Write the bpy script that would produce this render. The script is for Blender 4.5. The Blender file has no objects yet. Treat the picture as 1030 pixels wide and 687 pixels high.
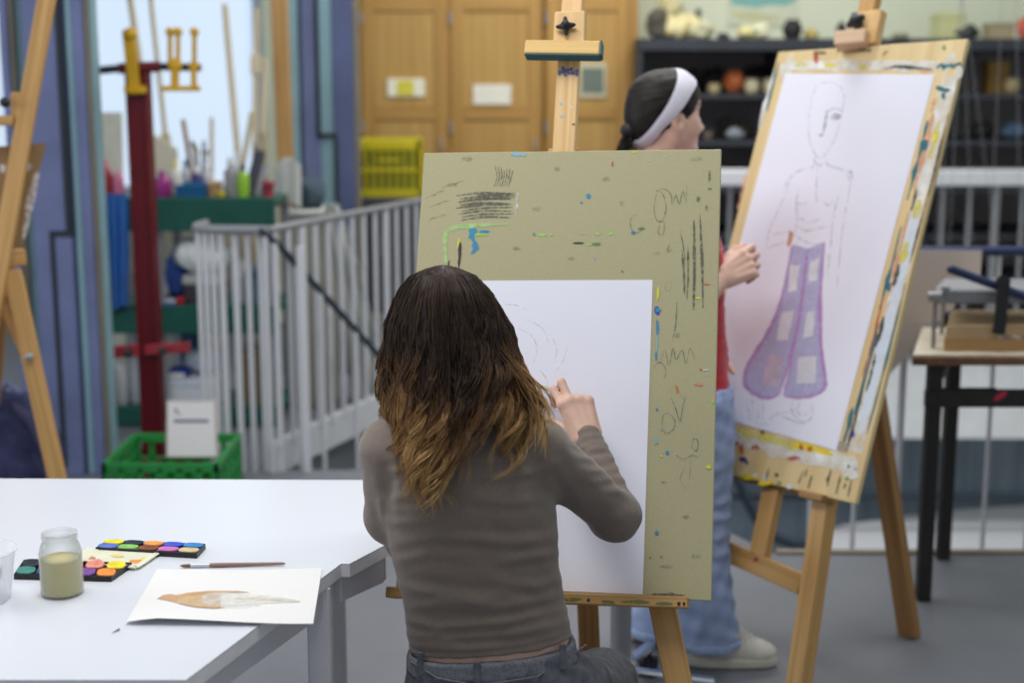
import bpy, bmesh, math, random
import numpy as np
from mathutils import Vector, Matrix

random.seed(7)
RNG = np.random.default_rng(7)
C = bpy.context.scene.collection
# ------------------------------------------------------------------ camera geometry (image taken as 1030 x 687)
F = 1460.0
PITCH = math.radians(10.36)
CH = 1.6
cp, sp = math.cos(PITCH), math.sin(PITCH)

def ray(px, py):
    x = (px - 515.0) / F
    y = (343.5 - py) / F
    return Vector((x, cp + y * sp, -sp + y * cp))

def at(px, py, Y):
    d = ray(px, py)
    t = Y / d.y
    return Vector((d.x * t, Y, CH + d.z * t))

def atz(px, py, Z):
    d = ray(px, py)
    t = (Z - CH) / d.z
    return Vector((d.x * t, d.y * t, Z))

def hit(px, py, p0, n):
    d = ray(px, py)
    o = Vector((0, 0, CH))
    t = (Vector(p0) - o).dot(n) / d.dot(n)
    return o + d * t

# ------------------------------------------------------------------ materials
def _nt(name):
    m = bpy.data.materials.new(name)
    m.use_nodes = True
    nt = m.node_tree
    b = nt.nodes['Principled BSDF']
    return m, nt, b

def pm(name, col, rough=.6, metal=0., var=.0, vscale=8., bump=0., bscale=60., stretch=(1, 1, 1), alpha=1.,
       patchy=0., pscale=40., spec=.5, sheen=0., col2=None, uv=False, trans=0., ior=1.45, coat=0., sss=0.):
    m, nt, b = _nt(name)
    N, L = nt.nodes, nt.links
    b.inputs['Base Color'].default_value = (*col, 1)
    b.inputs['Roughness'].default_value = rough
    b.inputs['Metallic'].default_value = metal
    b.inputs['Specular IOR Level'].default_value = spec
    b.inputs['IOR'].default_value = ior
    if sheen: b.inputs['Sheen Weight'].default_value = sheen
    if trans: b.inputs['Transmission Weight'].default_value = trans
    if coat: b.inputs['Coat Weight'].default_value = coat
    if sss:
        b.inputs['Subsurface Weight'].default_value = sss
        b.inputs['Subsurface Radius'].default_value = (.012, .005, .003)
        b.inputs['Subsurface Scale'].default_value = 1.0
    tc = N.new('ShaderNodeTexCoord')
    mp = N.new('ShaderNodeMapping')
    mp.inputs['Scale'].default_value = stretch
    L.new(tc.outputs['UV' if uv else 'Object'], mp.inputs['Vector'])
    if var or col2:
        nz = N.new('ShaderNodeTexNoise')
        nz.inputs['Scale'].default_value = vscale
        nz.inputs['Detail'].default_value = 6
        L.new(mp.outputs['Vector'], nz.inputs['Vector'])
        rp = N.new('ShaderNodeValToRGB')
        rp.color_ramp.elements[0].position = .3
        rp.color_ramp.elements[1].position = .7
        if col2:
            a, c = col, col2
        else:
            a = tuple(max(0, k * (1 - var)) for k in col)
            c = tuple(min(1, k * (1 + var)) for k in col)
        rp.color_ramp.elements[0].color = (*a, 1)
        rp.color_ramp.elements[1].color = (*c, 1)
        L.new(nz.outputs['Fac'], rp.inputs['Fac'])
        L.new(rp.outputs['Color'], b.inputs['Base Color'])
    if bump:
        nb = N.new('ShaderNodeTexNoise')
        nb.inputs['Scale'].default_value = bscale
        nb.inputs['Detail'].default_value = 5
        L.new(mp.outputs['Vector'], nb.inputs['Vector'])
        bp = N.new('ShaderNodeBump')
        bp.inputs['Strength'].default_value = bump
        bp.inputs['Distance'].default_value = .004
        L.new(nb.outputs['Fac'], bp.inputs['Height'])
        L.new(bp.outputs['Normal'], b.inputs['Normal'])
    if patchy:
        na = N.new('ShaderNodeTexNoise')
        na.inputs['Scale'].default_value = pscale
        na.inputs['Detail'].default_value = 4
        L.new(mp.outputs['Vector'], na.inputs['Vector'])
        ra = N.new('ShaderNodeMapRange')
        ra.inputs['From Min'].default_value = .5 - .18
        ra.inputs['From Max'].default_value = .5 + .18
        ra.inputs['To Min'].default_value = max(0, alpha - patchy)
        ra.inputs['To Max'].default_value = min(1, alpha + patchy)
        L.new(na.outputs['Fac'], ra.inputs['Value'])
        L.new(ra.outputs['Result'], b.inputs['Alpha'])
    elif alpha < 1:
        b.inputs['Alpha'].default_value = alpha
    return m

def wood(name, c1, c2, rough=.55, along=2.5, across=55.):
    """grain running along the u direction of the UV map (beams lay their length along u)"""
    m, nt, b = _nt(name)
    N, L = nt.nodes, nt.links
    tc = N.new('ShaderNodeTexCoord')
    mp = N.new('ShaderNodeMapping')
    mp.inputs['Scale'].default_value = (along, across, 1)
    L.new(tc.outputs['UV'], mp.inputs['Vector'])
    nz = N.new('ShaderNodeTexNoise'); nz.inputs['Scale'].default_value = 1.
    nz.inputs['Detail'].default_value = 7; nz.inputs['Distortion'].default_value = .6
    L.new(mp.outputs['Vector'], nz.inputs['Vector'])
    rp = N.new('ShaderNodeValToRGB')
    rp.color_ramp.elements[0].position = .32; rp.color_ramp.elements[0].color = (*c1, 1)
    rp.color_ramp.elements[1].position = .68; rp.color_ramp.elements[1].color = (*c2, 1)
    L.new(nz.outputs['Fac'], rp.inputs['Fac'])
    L.new(rp.outputs['Color'], b.inputs['Base Color'])
    bp = N.new('ShaderNodeBump'); bp.inputs['Strength'].default_value = .15; bp.inputs['Distance'].default_value = .002
    L.new(nz.outputs['Fac'], bp.inputs['Height']); L.new(bp.outputs['Normal'], b.inputs['Normal'])
    b.inputs['Roughness'].default_value = rough
    return m

def emit(name, col, strength):
    m, nt, b = _nt(name)
    b.inputs['Base Color'].default_value = (*col, 1)
    b.inputs['Emission Color'].default_value = (*col, 1)
    b.inputs['Emission Strength'].default_value = strength
    return m

# ------------------------------------------------------------------ mesh builder
def frame_from(axis, side=None):
    a = Vector(axis).normalized()
    if side is None:
        side = Vector((0, 0, 1)) if abs(a.z) < .9 else Vector((1, 0, 0))
    s = Vector(side)
    s = (s - a * s.dot(a)).normalized()
    return a, s, a.cross(s).normalized()

class MB:
    def __init__(s):
        s.v, s.f, s.mi, s.uv, s.sm = [], [], [], [], []

    def add(s, verts, faces, mat=0, uvs=None, smooth=False):
        n = len(s.v)
        s.v += [tuple(v) for v in verts]
        for i, f in enumerate(faces):
            s.f.append([n + k for k in f]); s.mi.append(mat); s.sm.append(smooth)
            s.uv.append(uvs[i] if uvs else None)
        return s

    def obox(s, c, ax, size, bev=.002, mat=0, seg=1):
        """box centred at c with axes ax (x carries the grain) and full sizes"""
        bm = bmesh.new()
        bmesh.ops.create_cube(bm, size=1)
        for v in bm.verts:
            v.co = Vector((v.co.x * size[0], v.co.y * size[1], v.co.z * size[2]))
        if bev:
            bev = min(bev, min(size) * .45)
            bmesh.ops.bevel(bm, geom=list(bm.edges), offset=bev, segments=seg, affect='EDGES', profile=.5)
        bm.verts.index_update()
        off = random.random() * 7
        c = Vector(c)
        V = [c + ax[0] * v.co.x + ax[1] * v.co.y + ax[2] * v.co.z for v in bm.verts]
        Fc, U = [], []
        for f in bm.faces:
            Fc.append([v.index for v in f.verts])
            n = f.normal
            if abs(n.x) > .7: U.append([(off + v.co.y * .3, off + v.co.z) for v in f.verts])
            elif abs(n.y) > abs(n.z): U.append([(off + v.co.x, off + v.co.z) for v in f.verts])
            else: U.append([(off + v.co.x, off + .37 + v.co.y) for v in f.verts])
        bm.free()
        return s.add(V, Fc, mat, U)

    def box(s, lo, hi, bev=.002, mat=0, seg=1, grain=None):
        lo, hi = Vector(lo), Vector(hi)
        sz = hi - lo
        g = grain if grain is not None else max(range(3), key=lambda i: sz[i])
        o = [g, (g + 1) % 3, (g + 2) % 3]
        E = [Vector((1, 0, 0)), Vector((0, 1, 0)), Vector((0, 0, 1))]
        return s.obox((lo + hi) / 2, [E[k] for k in o], [sz[k] for k in o], bev, mat, seg)

    def beam(s, p0, p1, w, t, side=None, bev=.0025, mat=0):
        p0, p1 = Vector(p0), Vector(p1)
        a, b, c = frame_from(p1 - p0, side)
        return s.obox((p0 + p1) / 2, [a, b, c], [(p1 - p0).length, w, t], bev, mat)

    def tube(s, pts, r, n=10, mat=0, cap=True, smooth=True):
        pts = [Vector(p) for p in pts]
        m = len(pts)
        R = r if isinstance(r, (list, tuple)) else [r] * m
        V, Fc = [], []
        a, b, c = frame_from(pts[1] - pts[0])
        for i, p in enumerate(pts):
            d = (pts[min(i + 1, m - 1)] - pts[max(i - 1, 0)])
            if d.length < 1e-9: d = a
            d = d.normalized()
            b = (b - d * b.dot(d)).normalized(); c = d.cross(b)
            for k in range(n):
                t = 2 * math.pi * k / n
                V.append(p + (b * math.cos(t) + c * math.sin(t)) * R[i])
        for i in range(m - 1):
            for k in range(n):
                Fc.append([i * n + k, i * n + (k + 1) % n, (i + 1) * n + (k + 1) % n, (i + 1) * n + k])
        s.add(V, Fc, mat, None, smooth)
        if cap:
            s.add(V[:n], [list(range(n))[::-1]], mat)
            s.add(V[-n:], [list(range(n))], mat)
        return s

    def lathe(s, prof, c, n=32, mat=0, smooth=True, axis=None, side=None, close=True):
        c = Vector(c)
        if axis is None: a, b, d = Vector((0, 0, 1)), Vector((1, 0, 0)), Vector((0, 1, 0))
        else: a, b, d = frame_from(axis, side)
        V, Fc = [], []
        for (r, z) in prof:
            for k in range(n):
                t = 2 * math.pi * k / n
                V.append(c + a * z + (b * math.cos(t) + d * math.sin(t)) * r)
        m = len(prof)
        for i in range(m - 1):
            for k in range(n):
                Fc.append([i * n + k, i * n + (k + 1) % n, (i + 1) * n + (k + 1) % n, (i + 1) * n + k])
        s.add(V, Fc, mat, None, smooth)
        if close:
            if prof[0][0] > 1e-6: s.add(V[:n], [list(range(n))[::-1]], mat)
            if prof[-1][0] > 1e-6: s.add(V[-n:], [list(range(n))], mat)
        return s

    def ball(s, c, r, mat=0, n=16, rot=None):
        if not isinstance(r, (list, tuple)): r = (r, r, r)
        V, Fc = [], []
        m = max(6, n // 2)
        for i in range(m + 1):
            th = math.pi * i / m
            for k in range(n):
                ph = 2 * math.pi * k / n
                p = Vector((r[0] * math.sin(th) * math.cos(ph), r[1] * math.sin(th) * math.sin(ph), r[2] * math.cos(th)))
                if rot: p = rot @ p
                V.append(Vector(c) + p)
        for i in range(m):
            for k in range(n):
                Fc.append([i * n + k, (i + 1) * n + k, (i + 1) * n + (k + 1) % n, i * n + (k + 1) % n])
        return s.add(V, Fc, mat, None, True)

    def prism(s, poly, ext, mat=0, smooth=False):
        """closed polygon (3-D points, planar) pushed along ext"""
        P = [Vector(p) for p in poly]; e = Vector(ext); n = len(P)
        nrm = Vector((0, 0, 0))
        for i in range(n): nrm += P[i].cross(P[(i + 1) % n])
        if nrm.dot(e) > 0: P = P[::-1]
        V = P + [p + e for p in P]
        Fc = [list(range(n)), list(range(2 * n - 1, n - 1, -1))]
        Fc += [[(i + 1) % n, i, n + i, n + (i + 1) % n] for i in range(n)]
        a = (P[1] - P[0]).normalized(); b = a.cross(e.normalized())
        U = [[(V[k].dot(a), V[k].dot(b)) for k in f] for f in Fc]
        return s.add(V, Fc, mat, U, smooth)

    def grid(s, rows, mat=0, smooth=True, closed=False, flip=False):
        m, n = len(rows), len(rows[0])
        V = [p for r in rows for p in r]
        Fc = []
        for i in range(m - 1):
            for k in range(n if closed else n - 1):
                q = [i * n + k, i * n + (k + 1) % n, (i + 1) * n + (k + 1) % n, (i + 1) * n + k]
                Fc.append(q[::-1] if flip else q)
        return s.add(V, Fc, mat, None, smooth)

    def sheet(s, rows, thick, mat=0, smooth=True):
        """a grid with thickness, so that a sheet or cloth is solid"""
        m, n = len(rows), len(rows[0])
        P = [[Vector(p) for p in r] for r in rows]
        Q = []
        for i in range(m):
            q = []
            for k in range(n):
                du = P[i][min(k + 1, n - 1)] - P[i][max(k - 1, 0)]
                dv = P[min(i + 1, m - 1)][k] - P[max(i - 1, 0)][k]
                q.append(P[i][k] - du.cross(dv).normalized() * thick)
            Q.append(q)
        s.grid(P, mat, smooth); s.grid(Q, mat, smooth, flip=True)
        s.grid([P[0], Q[0]], mat, False, flip=True); s.grid([P[-1], Q[-1]], mat, False)
        s.grid([[r[0] for r in P], [r[0] for r in Q]], mat, False); s.grid([[r[-1] for r in P], [r[-1] for r in Q]], mat, False, flip=True)
        return s

    def build(s, name, mats, parent=None, loc=None):
        if not isinstance(mats, (list, tuple)): mats = [mats]
        me = bpy.data.meshes.new(name)
        if parent is not None:
            org = WL[parent.name]
            base = org
        else:
            if loc is None:
                A = np.array(s.v)
                lo, hi = A.min(0), A.max(0)
                loc = Vector(((lo[0] + hi[0]) / 2, (lo[1] + hi[1]) / 2, lo[2]))
            base = Vector(loc)
        me.from_pydata([tuple(Vector(v) - base) for v in s.v], [], s.f)
        for m in mats: me.materials.append(m)
        me.polygons.foreach_set('material_index', s.mi)
        me.polygons.foreach_set('use_smooth', s.sm)
        if any(u is not None for u in s.uv):
            ul = me.uv_layers.new(name='UVMap')
            k = 0
            for f, u in zip(s.f, s.uv):
                for j in range(len(f)):
                    if u is not None: ul.data[k].uv = u[j]
                    k += 1
        me.update()
        return link(name, me, parent, base)

WL = {}
def link(name, data, parent=None, base=Vector((0, 0, 0))):
    o = bpy.data.objects.new(name, data)
    C.objects.link(o)
    if parent is not None:
        o.parent = parent
        WL[o.name] = WL[parent.name]
    else:
        o.location = base
        WL[o.name] = Vector(base)
    return o

def tag(o, label=None, cat=None, group=None, kind=None):
    if label: o['label'] = label
    if cat: o['category'] = cat
    if group: o['group'] = group
    if kind: o['kind'] = kind
    return o

def thing(name, loc, label, cat, group=None):
    o = link(name, None, None, Vector(loc))
    o.empty_display_size = .1
    return tag(o, label, cat, group)

def struct(name, mb, mats, parent=None):
    o = mb.build(name, mats, parent)
    if parent is None: o['kind'] = 'structure'
    return o

def copy_tree(o, loc, label=None, rotz=0.):
    c = o.copy(); C.objects.link(c)
    c.location = loc; c.rotation_euler = (0, 0, rotz)
    if label: c['label'] = label
    for ch in list(o.children):
        d = ch.copy(); C.objects.link(d); d.parent = c
        for g in list(ch.children):
            e = g.copy(); C.objects.link(e); e.parent = d
    return c

# ------------------------------------------------------------------ flat marks on a plane (paint, pencil), a hair above the surface
class Plane:
    def __init__(s, p0, n):
        s.p, s.n = Vector(p0), Vector(n).normalized()
        s.k = 0
    def pt(s, px, py, off=0.):
        return hit(px, py, s.p + s.n * off, s.n)
    def lift(s):
        s.k += 1
        return .0003 + .000012 * s.k

def mark_line(mb, pl, pts, w, mat, jit=.0, taper=True, sub=4):
    """stroke through photo points, w in metres"""
    P = [pl.pt(*p) for p in pts]
    Q = []
    for i in range(len(P) - 1):
        p0 = P[max(i - 1, 0)]; p1 = P[i]; p2 = P[i + 1]; p3 = P[min(i + 2, len(P) - 1)]
        for k in range(sub):
            t = k / sub
            Q.append(.5 * ((2 * p1) + (p2 - p0) * t + (2 * p0 - 5 * p1 + 4 * p2 - p3) * t * t + (3 * p1 - p0 - 3 * p2 + p3) * t ** 3))
    Q.append(P[-1])
    off = pl.lift()
    A, B = [], []
    n = len(Q)
    for i, q in enumerate(Q):
        d = (Q[min(i + 1, n - 1)] - Q[max(i - 1, 0)])
        sd = pl.n.cross(d)
        if sd.length < 1e-9: sd = Vector((1, 0, 0))
        sd.normalize()
        e = 1.
        if taper: e = .35 + .65 * min(1, 3 * min(i, n - 1 - i) / max(1, n - 1) + .1)
        e *= 1 + random.uniform(-jit, jit)
        f = 1 + random.uniform(-jit, jit)
        A.append(q + sd * w * .5 * e + pl.n * off); B.append(q - sd * w * .5 * e * f + pl.n * off)
    mb.grid([A, B], mat, False, flip=True)

def mark_blob(mb, pl, pts, mat, jit=0., sub=1):
    """filled polygon through photo points"""
    P = [pl.pt(*p) for p in pts]
    if sub > 1:
        Q = []
        for i in range(len(P)):
            a, b = P[i], P[(i + 1) % len(P)]
            for k in range(sub): Q.append(a.lerp(b, k / sub))
        P = Q
    if jit: 
        u, v, _ = frame_from(pl.n); 
        a, b, c = frame_from(pl.n)
        P = [p + b * random.uniform(-jit, jit) + c * random.uniform(-jit, jit) for p in P]
    off = pl.lift()
    P = [p + pl.n * off for p in P]
    nrm = Vector((0, 0, 0))
    for i in range(len(P)): nrm += (P[i] - P[0]).cross(P[(i + 1) % len(P)] - P[0])
    if nrm.dot(pl.n) < 0: P = P[::-1]
    mb.add(P, [list(range(len(P)))], mat)

def spot(mb, pl, px, py, rx, ry, mat, n=9, ang=0.):
    pts = []
    for k in range(n):
        t = 2 * math.pi * k / n; f = random.uniform(.65, 1.2)
        x, y = rx * f * math.cos(t), ry * f * math.sin(t)
        pts.append((px + x * math.cos(ang) - y * math.sin(ang), py + x * math.sin(ang) + y * math.cos(ang)))
    mark_blob(mb, pl, pts, mat)

# ------------------------------------------------------------------ smooth solids for bodies and clothes (distance fields on a grid)
def cap(a, ra, b, rb, k=.012): return ('cap', np.array(a, float), ra, np.array(b, float), rb, k)
def ell(c, r, ax=None, k=.012):
    A = np.eye(3) if ax is None else np.array([list(v) for v in ax], float)
    return ('ell', np.array(c, float), np.array(r, float), A, k)
def loft(rows, k=.02, p=2.3, axis=2): return ('loft', np.array(rows, float), k, p)
def cut(prim): return ('cut', prim)
def half(c, n): return ('half', np.array(c, float), np.array(n, float) / np.linalg.norm(n))

def _d(pr, X):
    t = pr[0]
    if t == 'cap':
        _, a, ra, b, rb, k = pr
        ab = b - a
        h = np.clip(((X - a) @ ab) / max(1e-9, ab @ ab), 0, 1)
        return np.linalg.norm(X - a - h[..., None] * ab, axis=-1) - (ra + (rb - ra) * h)
    if t == 'ell':
        _, c, r, A, k = pr
        q = (X - c) @ A.T
        k0 = np.linalg.norm(q / r, axis=-1); k1 = np.linalg.norm(q / (r * r), axis=-1)
        return k0 * (k0 - 1) / np.maximum(k1, 1e-6)
    if t == 'loft':
        _, R, k, p = pr            # rows: z, cx, cy, hw, hd, (yaw)
        z = X[..., 2]
        o = np.argsort(R[:, 0]); S = R[o]
        f = lambda j: np.interp(z, S[:, 0], S[:, j])
        dx, dy = X[..., 0] - f(1), X[..., 1] - f(2)
        if S.shape[1] > 5:
            a = f(5); ca, sa = np.cos(a), np.sin(a)
            dx, dy = dx * ca + dy * sa, -dx * sa + dy * ca
        hw, hd = f(3), f(4)
        q = (np.abs(dx / hw) ** p + np.abs(dy / hd) ** p) ** (1 / p)
        d = (q - 1) * np.minimum(hw, hd)
        return np.maximum(d, np.maximum(S[0, 0] - z, z - S[-1, 0]))
    if t == 'half':
        _, c, n = pr
        return (X - c) @ n

def _bb(pr):
    if pr[0] == 'cap':
        _, a, ra, b, rb, k = pr; r = max(ra, rb)
        return np.minimum(a, b) - r, np.maximum(a, b) + r, k
    if pr[0] == 'ell':
        _, c, r, A, k = pr; m = r.max()
        return c - m, c + m, k
    if pr[0] == 'loft':
        _, R, k, p = pr; m = R[:, 3:5].max()
        return (np.array([R[:, 1].min() - m, R[:, 2].min() - m, R[:, 0].min()]), np.array([R[:, 1].max() + m, R[:, 2].max() + m, R[:, 0].max()]), k)

def sdf_mesh(prims, h=.004):
    pos = [p for p in prims if p[0] not in ('cut', 'half')]
    lo = np.min([_bb(p)[0] for p in pos], 0) - 4 * h
    hi = np.max([_bb(p)[1] for p in pos], 0) + 4 * h
    n = np.ceil((hi - lo) / h).astype(int) + 1
    D = np.full(n, .05, np.float32)
    for pr in prims:
        if pr[0] == 'half':
            Xs = [lo[i] + h * np.arange(n[i]) for i in range(3)]
            _, c, nn = pr
            d = ((Xs[0] - c[0]) * nn[0])[:, None, None] + ((Xs[1] - c[1]) * nn[1])[None, :, None] + ((Xs[2] - c[2]) * nn[2])[None, None, :]
            D = np.maximum(D, d.astype(np.float32)); continue
        sub = pr[0] == 'cut'
        q = pr[1] if sub else pr
        a, b, k = _bb(q)
        m = k + 3 * h
        i0 = np.clip(np.floor((a - m - lo) / h).astype(int), 0, n - 1); i1 = np.clip(np.ceil((b + m - lo) / h).astype(int) + 1, 1, n)
        ax = [lo[i] + h * np.arange(i0[i], i1[i]) for i in range(3)]
        X = np.stack(np.meshgrid(*ax, indexing='ij'), -1)
        d = _d(q, X).astype(np.float32)
        S = np.s_[i0[0]:i1[0], i0[1]:i1[1], i0[2]:i1[2]]
        e = D[S]
        if sub:
            hh = np.maximum(k - np.abs(e + d), 0) / k
            D[S] = np.maximum(e, -d) + hh * hh * k * .25
        else:
            hh = np.maximum(k - np.abs(e - d), 0) / k
            D[S] = np.minimum(e, d) - hh * hh * k * .25
    return nets(D, lo, h)

def nets(D, lo, h):
    S = (D < 0)
    c = np.zeros(tuple(np.array(D.shape) - 1), np.uint8)
    offs = [(i, j, k) for i in (0, 1) for j in (0, 1) for k in (0, 1)]
    sh = c.shape
    for (i, j, k) in offs: c += S[i:i + sh[0], j:j + sh[1], k:k + sh[2]]
    act = (c > 0) & (c < 8)
    I = np.argwhere(act)
    vals = np.stack([D[I[:, 0] + i, I[:, 1] + j, I[:, 2] + k] for (i, j, k) in offs], 1)
    O = np.array(offs, float)
    P = np.zeros((len(I), 3)); W = np.zeros(len(I))
    for a in range(8):
        for b in range(a + 1, 8):
            if np.abs(O[a] - O[b]).sum() != 1: continue
            m = (vals[:, a] < 0) != (vals[:, b] < 0)
            t = vals[m, a] / (vals[m, a] - vals[m, b])
            P[m] += O[a] + t[:, None] * (O[b] - O[a]); W[m] += 1
    V = lo + h * (I + P / W[:, None])
    vid = np.full(sh, -1, np.int32); vid[act] = np.arange(len(I))
    Fs = []
    for ax in range(3):
        sl0 = [slice(None)] * 3; sl1 = [slice(None)] * 3
        sl0[ax] = slice(0, -1); sl1[ax] = slice(1, None)
        a, b = S[tuple(sl0)], S[tuple(sl1)]
        E = np.argwhere(a != b)
        u, w = (ax + 1) % 3, (ax + 2) % 3
        E = E[(E[:, u] > 0) & (E[:, w] > 0) & (E[:, u] < D.shape[u] - 1) & (E[:, w] < D.shape[w] - 1)]
        fl = a[E[:, 0], E[:, 1], E[:, 2]]
        q = []
        for (du, dw) in ((-1, -1), (0, -1), (0, 0), (-1, 0)):
            J = E.copy(); J[:, u] += du; J[:, w] += dw
            q.append(vid[J[:, 0], J[:, 1], J[:, 2]])
        q = np.stack(q, 1)
        q[~fl] = q[~fl][:, ::-1]
        Fs.append(q)
    return V, np.concatenate(Fs)

def vnormals(V, Q):
    n = np.cross(V[Q[:, 2]] - V[Q[:, 0]], V[Q[:, 3]] - V[Q[:, 1]])
    N = np.zeros_like(V)
    for k in range(4): np.add.at(N, Q[:, k], n)
    return N / np.maximum(np.linalg.norm(N, axis=1, keepdims=True), 1e-12)

def relax(V, Q, it=2, f=.5):
    for _ in range(it):
        A = np.zeros_like(V); c = np.zeros(len(V))
        for k in range(4):
            np.add.at(A, Q[:, k], V[Q[:, (k + 1) % 4]] + V[Q[:, k - 1]]); np.add.at(c, Q[:, k], 2)
        V = V * (1 - f) + f * A / np.maximum(c, 1)[:, None]
    return V

def wob(X, seed, scale, n=7):
    """smooth noise in about -1..1; scale is a per-axis wavelength in metres"""
    r = np.random.default_rng(seed)
    o = np.zeros(len(X)); sc = np.array(scale if hasattr(scale, '__len__') else [scale] * 3)
    for _ in range(n):
        d = r.normal(size=3) * 2 * np.pi / sc * r.uniform(.6, 1.6) * .6
        o += np.sin(X @ d + r.uniform(0, 6.28))
    return o / n ** .5 / 1.2

def np_obj(name, V, Q, mats, parent, matidx=None):
    me = bpy.data.meshes.new(name)
    base = np.array(WL[parent.name])
    W = (V - base)
    me.vertices.add(len(W)); me.vertices.foreach_set('co', W.astype(np.float32).ravel())
    n = len(Q)
    k = Q.shape[1]
    me.loops.add(n * k); me.loops.foreach_set('vertex_index', Q.astype(np.int32).ravel())
    me.polygons.add(n)
    me.polygons.foreach_set('loop_start', np.arange(0, n * k, k, dtype=np.int32))
    me.polygons.foreach_set('loop_total', np.full(n, k, np.int32))
    for m in (mats if isinstance(mats, (list, tuple)) else [mats]): me.materials.append(m)
    if matidx is not None: me.polygons.foreach_set('material_index', matidx.astype(np.int32))
    me.polygons.foreach_set('use_smooth', np.ones(n, bool))
    me.update(calc_edges=True); me.validate()
    return link(name, me, parent)
def S(r, g, b, k=1.0):
    f = lambda c: ((c / 255 + .055) / 1.055) ** 2.4 if c > 10 else c / 255 / 12.92
    return tuple(min(.92, f(c) * k) for c in (r, g, b))

# ------------------------------------------------------------------ materials
M = dict(
    floor=pm('floor_paint', S(106, 109, 116), .5, var=.10, vscale=2.2, bump=.08, bscale=40, col2=S(120, 123, 130)),
    slab=pm('white_fascia', S(236, 238, 242), .6, var=.05),
    curb=pm('curb', S(150, 140, 125), .7, var=.1),
    wellwall=pm('well_wall', S(140, 156, 170), .5, var=.12, vscale=3, stretch=(9, 9, .4)),
    wellwhite=pm('well_white', S(218, 220, 226), .6),
    wall=pm('wall_cream', S(236, 243, 218), .8, var=.03, vscale=1.5),
    wallgrey=pm('wall_grey', S(158, 156, 146), .8, var=.06),
    lilac=pm('lilac_steel', S(108, 118, 158), .5, var=.16, vscale=5, bump=.1, bscale=12),
    lilacd=pm('lilac_steel_dark', S(86, 96, 134), .5, var=.14, vscale=5),
    teal=pm('teal_steel', S(136, 172, 182), .45, var=.1, vscale=5),
    olive=pm('olive_edge', S(128, 122, 108), .5, var=.1),
    groove=pm('dark_groove', S(40, 46, 56), .7),
    winframe=pm('window_frame', S(176, 192, 205), .5),
    oak=wood('oak_veneer', S(172, 134, 70), S(190, 154, 88), .5, .8, 30),
    oakd=wood('oak_frame', S(162, 122, 60), S(184, 144, 78), .5, .8, 30),
    beech=wood('beech', S(206, 164, 104), S(232, 196, 140), .5, 1.5, 50),
    pine=wood('pine', S(170, 128, 72), S(202, 160, 100), .5, 1.5, 50),
    pined=wood('pine_dark', S(140, 100, 56), S(172, 128, 76), .55, 1.5, 50),
    pale=wood('pale_batten', S(200, 184, 150), S(222, 208, 178), .6, 1.5, 40),
    ply=wood('plywood_board', S(206, 180, 128), S(228, 204, 152), .55, 1.2, 20),
    hard=pm('hardboard', S(166, 160, 124), .6, var=.04, vscale=300, bump=.06, bscale=500, col2=S(174, 168, 132)),
    brownboard=pm('brown_board', S(130, 100, 62), .6, var=.1, vscale=30),
    black=pm('black_plastic', (.012, .012, .015), .4),
    darkmetal=pm('dark_metal', S(52, 56, 64), .5, var=.1),
    darkpanel=pm('dark_panel', S(168, 162, 168), .7, var=.08),
    greymetal=pm('grey_metal', S(150, 152, 158), .45, metal=.3, var=.05),
    whitemetal=pm('white_metal', S(206, 208, 214), .45),
    chrome=pm('chrome', (.75, .76, .8), .12, metal=1.),
    navy=pm('navy_pipe', S(40, 52, 92), .45),
    slate=pm('slate_pipe', S(44, 56, 70), .5),
    green=pm('green_beam', S(22, 84, 72), .5, var=.1),
    gcrate=pm('green_plastic', S(40, 138, 66), .42, var=.06),
    ycrate=pm('yellow_plastic', S(205, 190, 30), .42, var=.05),
    red=pm('red_enamel', S(104, 20, 32), .4, var=.12, vscale=14),
    redd=pm('red_enamel_dark', S(80, 18, 26), .45, var=.1),
    redl=pm('red_lever', S(168, 56, 64), .45, var=.08),
    yellow=pm('yellow_enamel', S(206, 160, 24), .4, var=.1),
    tabletop=pm('white_laminate', S(220, 224, 232), .22, var=.015, vscale=3, spec=.5),
    tedge=pm('table_edge', S(238, 238, 240), .55, var=.08, vscale=20),
    tframe=pm('table_frame', S(214, 214, 220), .4, var=.04),
    paper=pm('drawing_paper', S(230, 231, 243), .75, var=.008, vscale=10, bump=.03, bscale=300),
    paperw=pm('white_paper', S(228, 228, 226), .8, var=.01, vscale=10),
    cloth=pm('white_cloth', S(200, 202, 198), .9, var=.06, vscale=10),
    card=pm('beige_card', S(196, 184, 176), .7, var=.03),
    blackwood=pm('black_wood', S(40, 38, 38), .6, var=.2, vscale=20),
    benchtop=pm('bench_top', S(190, 182, 162), .6, var=.12, vscale=24, col2=S(214, 206, 186)),
    benchedge=pm('bench_edge', S(120, 84, 62), .6, var=.3, vscale=40),
)
def flat(r, g, b, rough=.55, **k):
    key = ('c', r, g, b, rough, tuple(sorted(k.items())))
    if key not in M: M[key] = pm('paint_%d_%d_%d' % (r, g, b), S(r, g, b), rough, var=k.pop('var', .06), vscale=k.pop('vscale', 25), **k)
    return M[key]

X0, X1, YB = -5.2, 4.6, 9.45
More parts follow.
